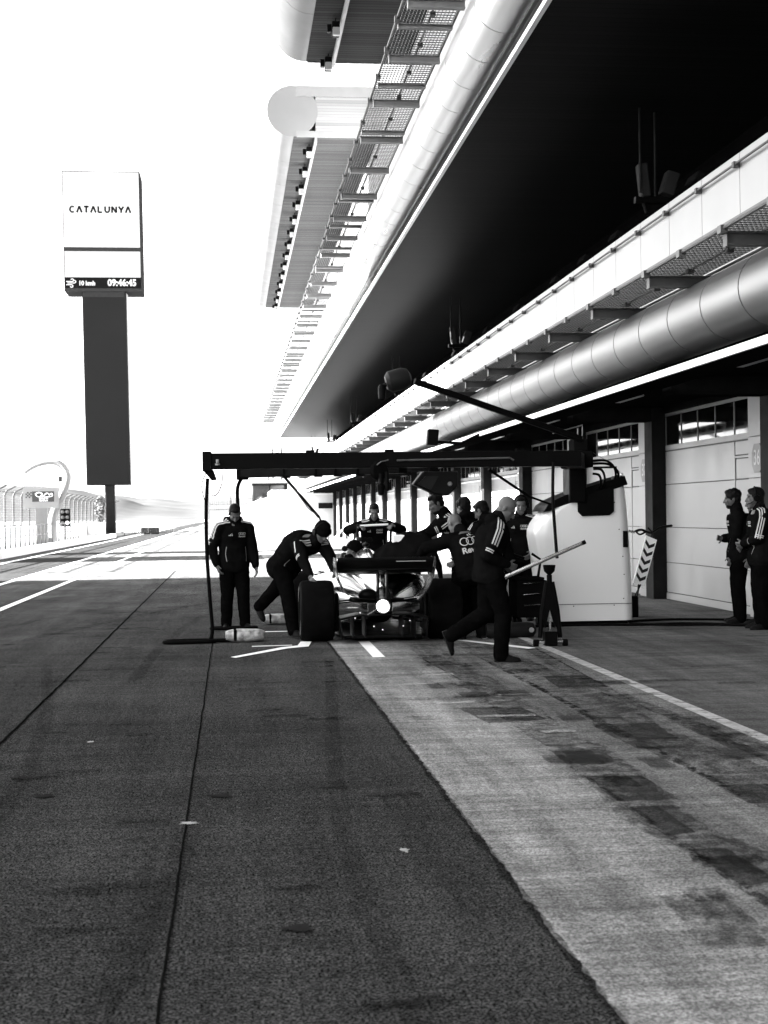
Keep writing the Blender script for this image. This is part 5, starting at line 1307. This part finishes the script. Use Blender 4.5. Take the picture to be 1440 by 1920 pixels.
# 4 facing us beyond the nose
at = (2.22,22.45,0); rz = PI
person('man facing the camera beyond the car nose, holding the pale handle bar with both hands', at, rz, pel=(0,-.03,.94), neck=(0,.08,1.41), look=(.05,.9,-.42), hair='short',
       hands=[(-.26,.40,1.33),(.27,.40,1.32)], elbow=[(-1,0,-.35),(1,0,-.35)], handdir=[(.5,.8,-.1),(-.5,.8,-.1)], palm=[(.2,.3,-1),(-.2,.3,-1)], seed=4, build=1.05)
# 5 leaning in from the right, seen in profile
at = (3.02,18.75,0); rz = PI/2+.25
person('bearded man in profile leaning over the car, arm stretched to the black cover', at, rz, pel=(0,-.02,.955), neck=(0,.23,1.45), look=(.10,.9,-.42), head=(0.0,.36,1.595), hair='short', sc=1.02,
       hands=[(.02,.78,1.12),(.32,.62,1.10)], elbow=[(-.6,0,-.8),(.6,0,-.8)], handdir=[(0,.9,-.4),(0,.9,-.4)], palm=[(0,0,-1),(0,0,-1)], seed=5, logo='chest', beard=True)
# 6 behind, back turned
at = (3.20,19.2,0); rz = .4
person('curly-haired mechanic with back turned, behind the bald man with printed back', at, rz, neck=(0,.08,1.44), look=(-.2,1,-.35), hair='curly', hands=[(-.2,.45,1.05),(.2,.40,1.0)], seed=6, logo=None, hood=True, build=1.12)
# 7 bent forward with the printed back
at = (2.82,16.95,0); rz = .30
person('bald mechanic bent forward with four white rings printed on his back', at, rz, pel=(.03,-.02,.80), neck=(-.02,.16,1.26), head=(-.05,.29,1.37), look=(-.2,1,-.75), hair='bald', logo='back', stripes=False,
       hands=[(-.46,.42,1.0),(.12,.60,.92)], elbow=[(-1,-.1,-.1),(1,0,-.3)], feet=[(-.10,.05,.085),(.16,.0,.085)], knee=[(-.2,1,0),(.3,1,0)], seed=7, build=1.1, pipe=False)
# 13 bowed figure half hidden by the walker
at = (3.36,18.2,0); rz = .55
person('dark-haired mechanic bowed between the bald men, mostly hidden by the walking man', at, rz, pel=(.02,-.04,.93), neck=(-.02,.14,1.40), look=(-.3,1,-.6), hair='short', hands=[(-.3,.45,1.0),(.2,.45,.98)], seed=13, logo=None, hood=True, build=1.1)
# 8 walking to the right
at = (2.62,14.35,0); rz = -PI/2-.10
person('bald man walking to the right in front of the car, looking down', at, rz, pel=(0,-.03,.935), neck=(0,.06,1.43), head=(0,.15,1.565), look=(.1,.8,-.62), hair='bald', sc=.985, hood=True, logo=None,
       hands=[(-.15,.12,.98),(.155,.135,1.0)], elbow=[(-.5,-.9,-.2),(.5,-.9,-.2)], feet=[(-.08,-.42,.27),(.09,.07,.085)], knee=[(-.05,1,0),(.05,1,0)], heel=(70,0), toes=[8,-6], seed=8, build=1.1)
# 9 by the pedestal, partly hidden
at = (4.02,19.7,0); rz = PI-.5
person('mechanic with headphones standing in the dark gap just left of the white pedestal', at, rz, neck=(0,.03,1.46), look=(-.3,1,-.25), hair='short', phones=True, hands=[(-.2,.2,.95),(.2,.25,1.0)], seed=9)
# 10-12 the three spectators on the right
at = (6.72,18.55,0); rz = PI/2-.25
person('curly-haired man of the group by the garage, hands clasped and looking left', at, rz, look=(.0,1,-.12), hair='curly', sc=1.0, hands=[(-.12,.12,.84),(.06,.21,1.12)], elbow=[(-.6,-.8,-.2),(.8,-.6,-.4)], handdir=[None,(-.6,.7,.1)], seed=10, build=1.12, stripes=False, logo='chest', beard=True, group='onlookers by the garage door')
at = (6.83,18.05,0); rz = PI/2-.1
person('onlooker hidden between the two dark-haired men by the garage door', at, rz, neck=(0,.03,1.48), look=(.0,1,-.1), hair='short', phones=True, sc=.98, hands=[(-.2,.1,.88),(.2,.1,.88)], seed=11, group='onlookers by the garage door')
at = (6.62,17.45,0); rz = PI/2-.15
person('onlooker with headphones at the picture edge, three white stripes down his sleeve', at, rz, look=(.05,1,-.08), hair='long', phones=True, hands=[(.0,.24,1.08),(.08,.24,1.04)], elbow=[(-.9,-.5,-.5),(.9,-.5,-.5)], seed=12, stripes_len=.98, build=1.27, group='onlookers by the garage door')
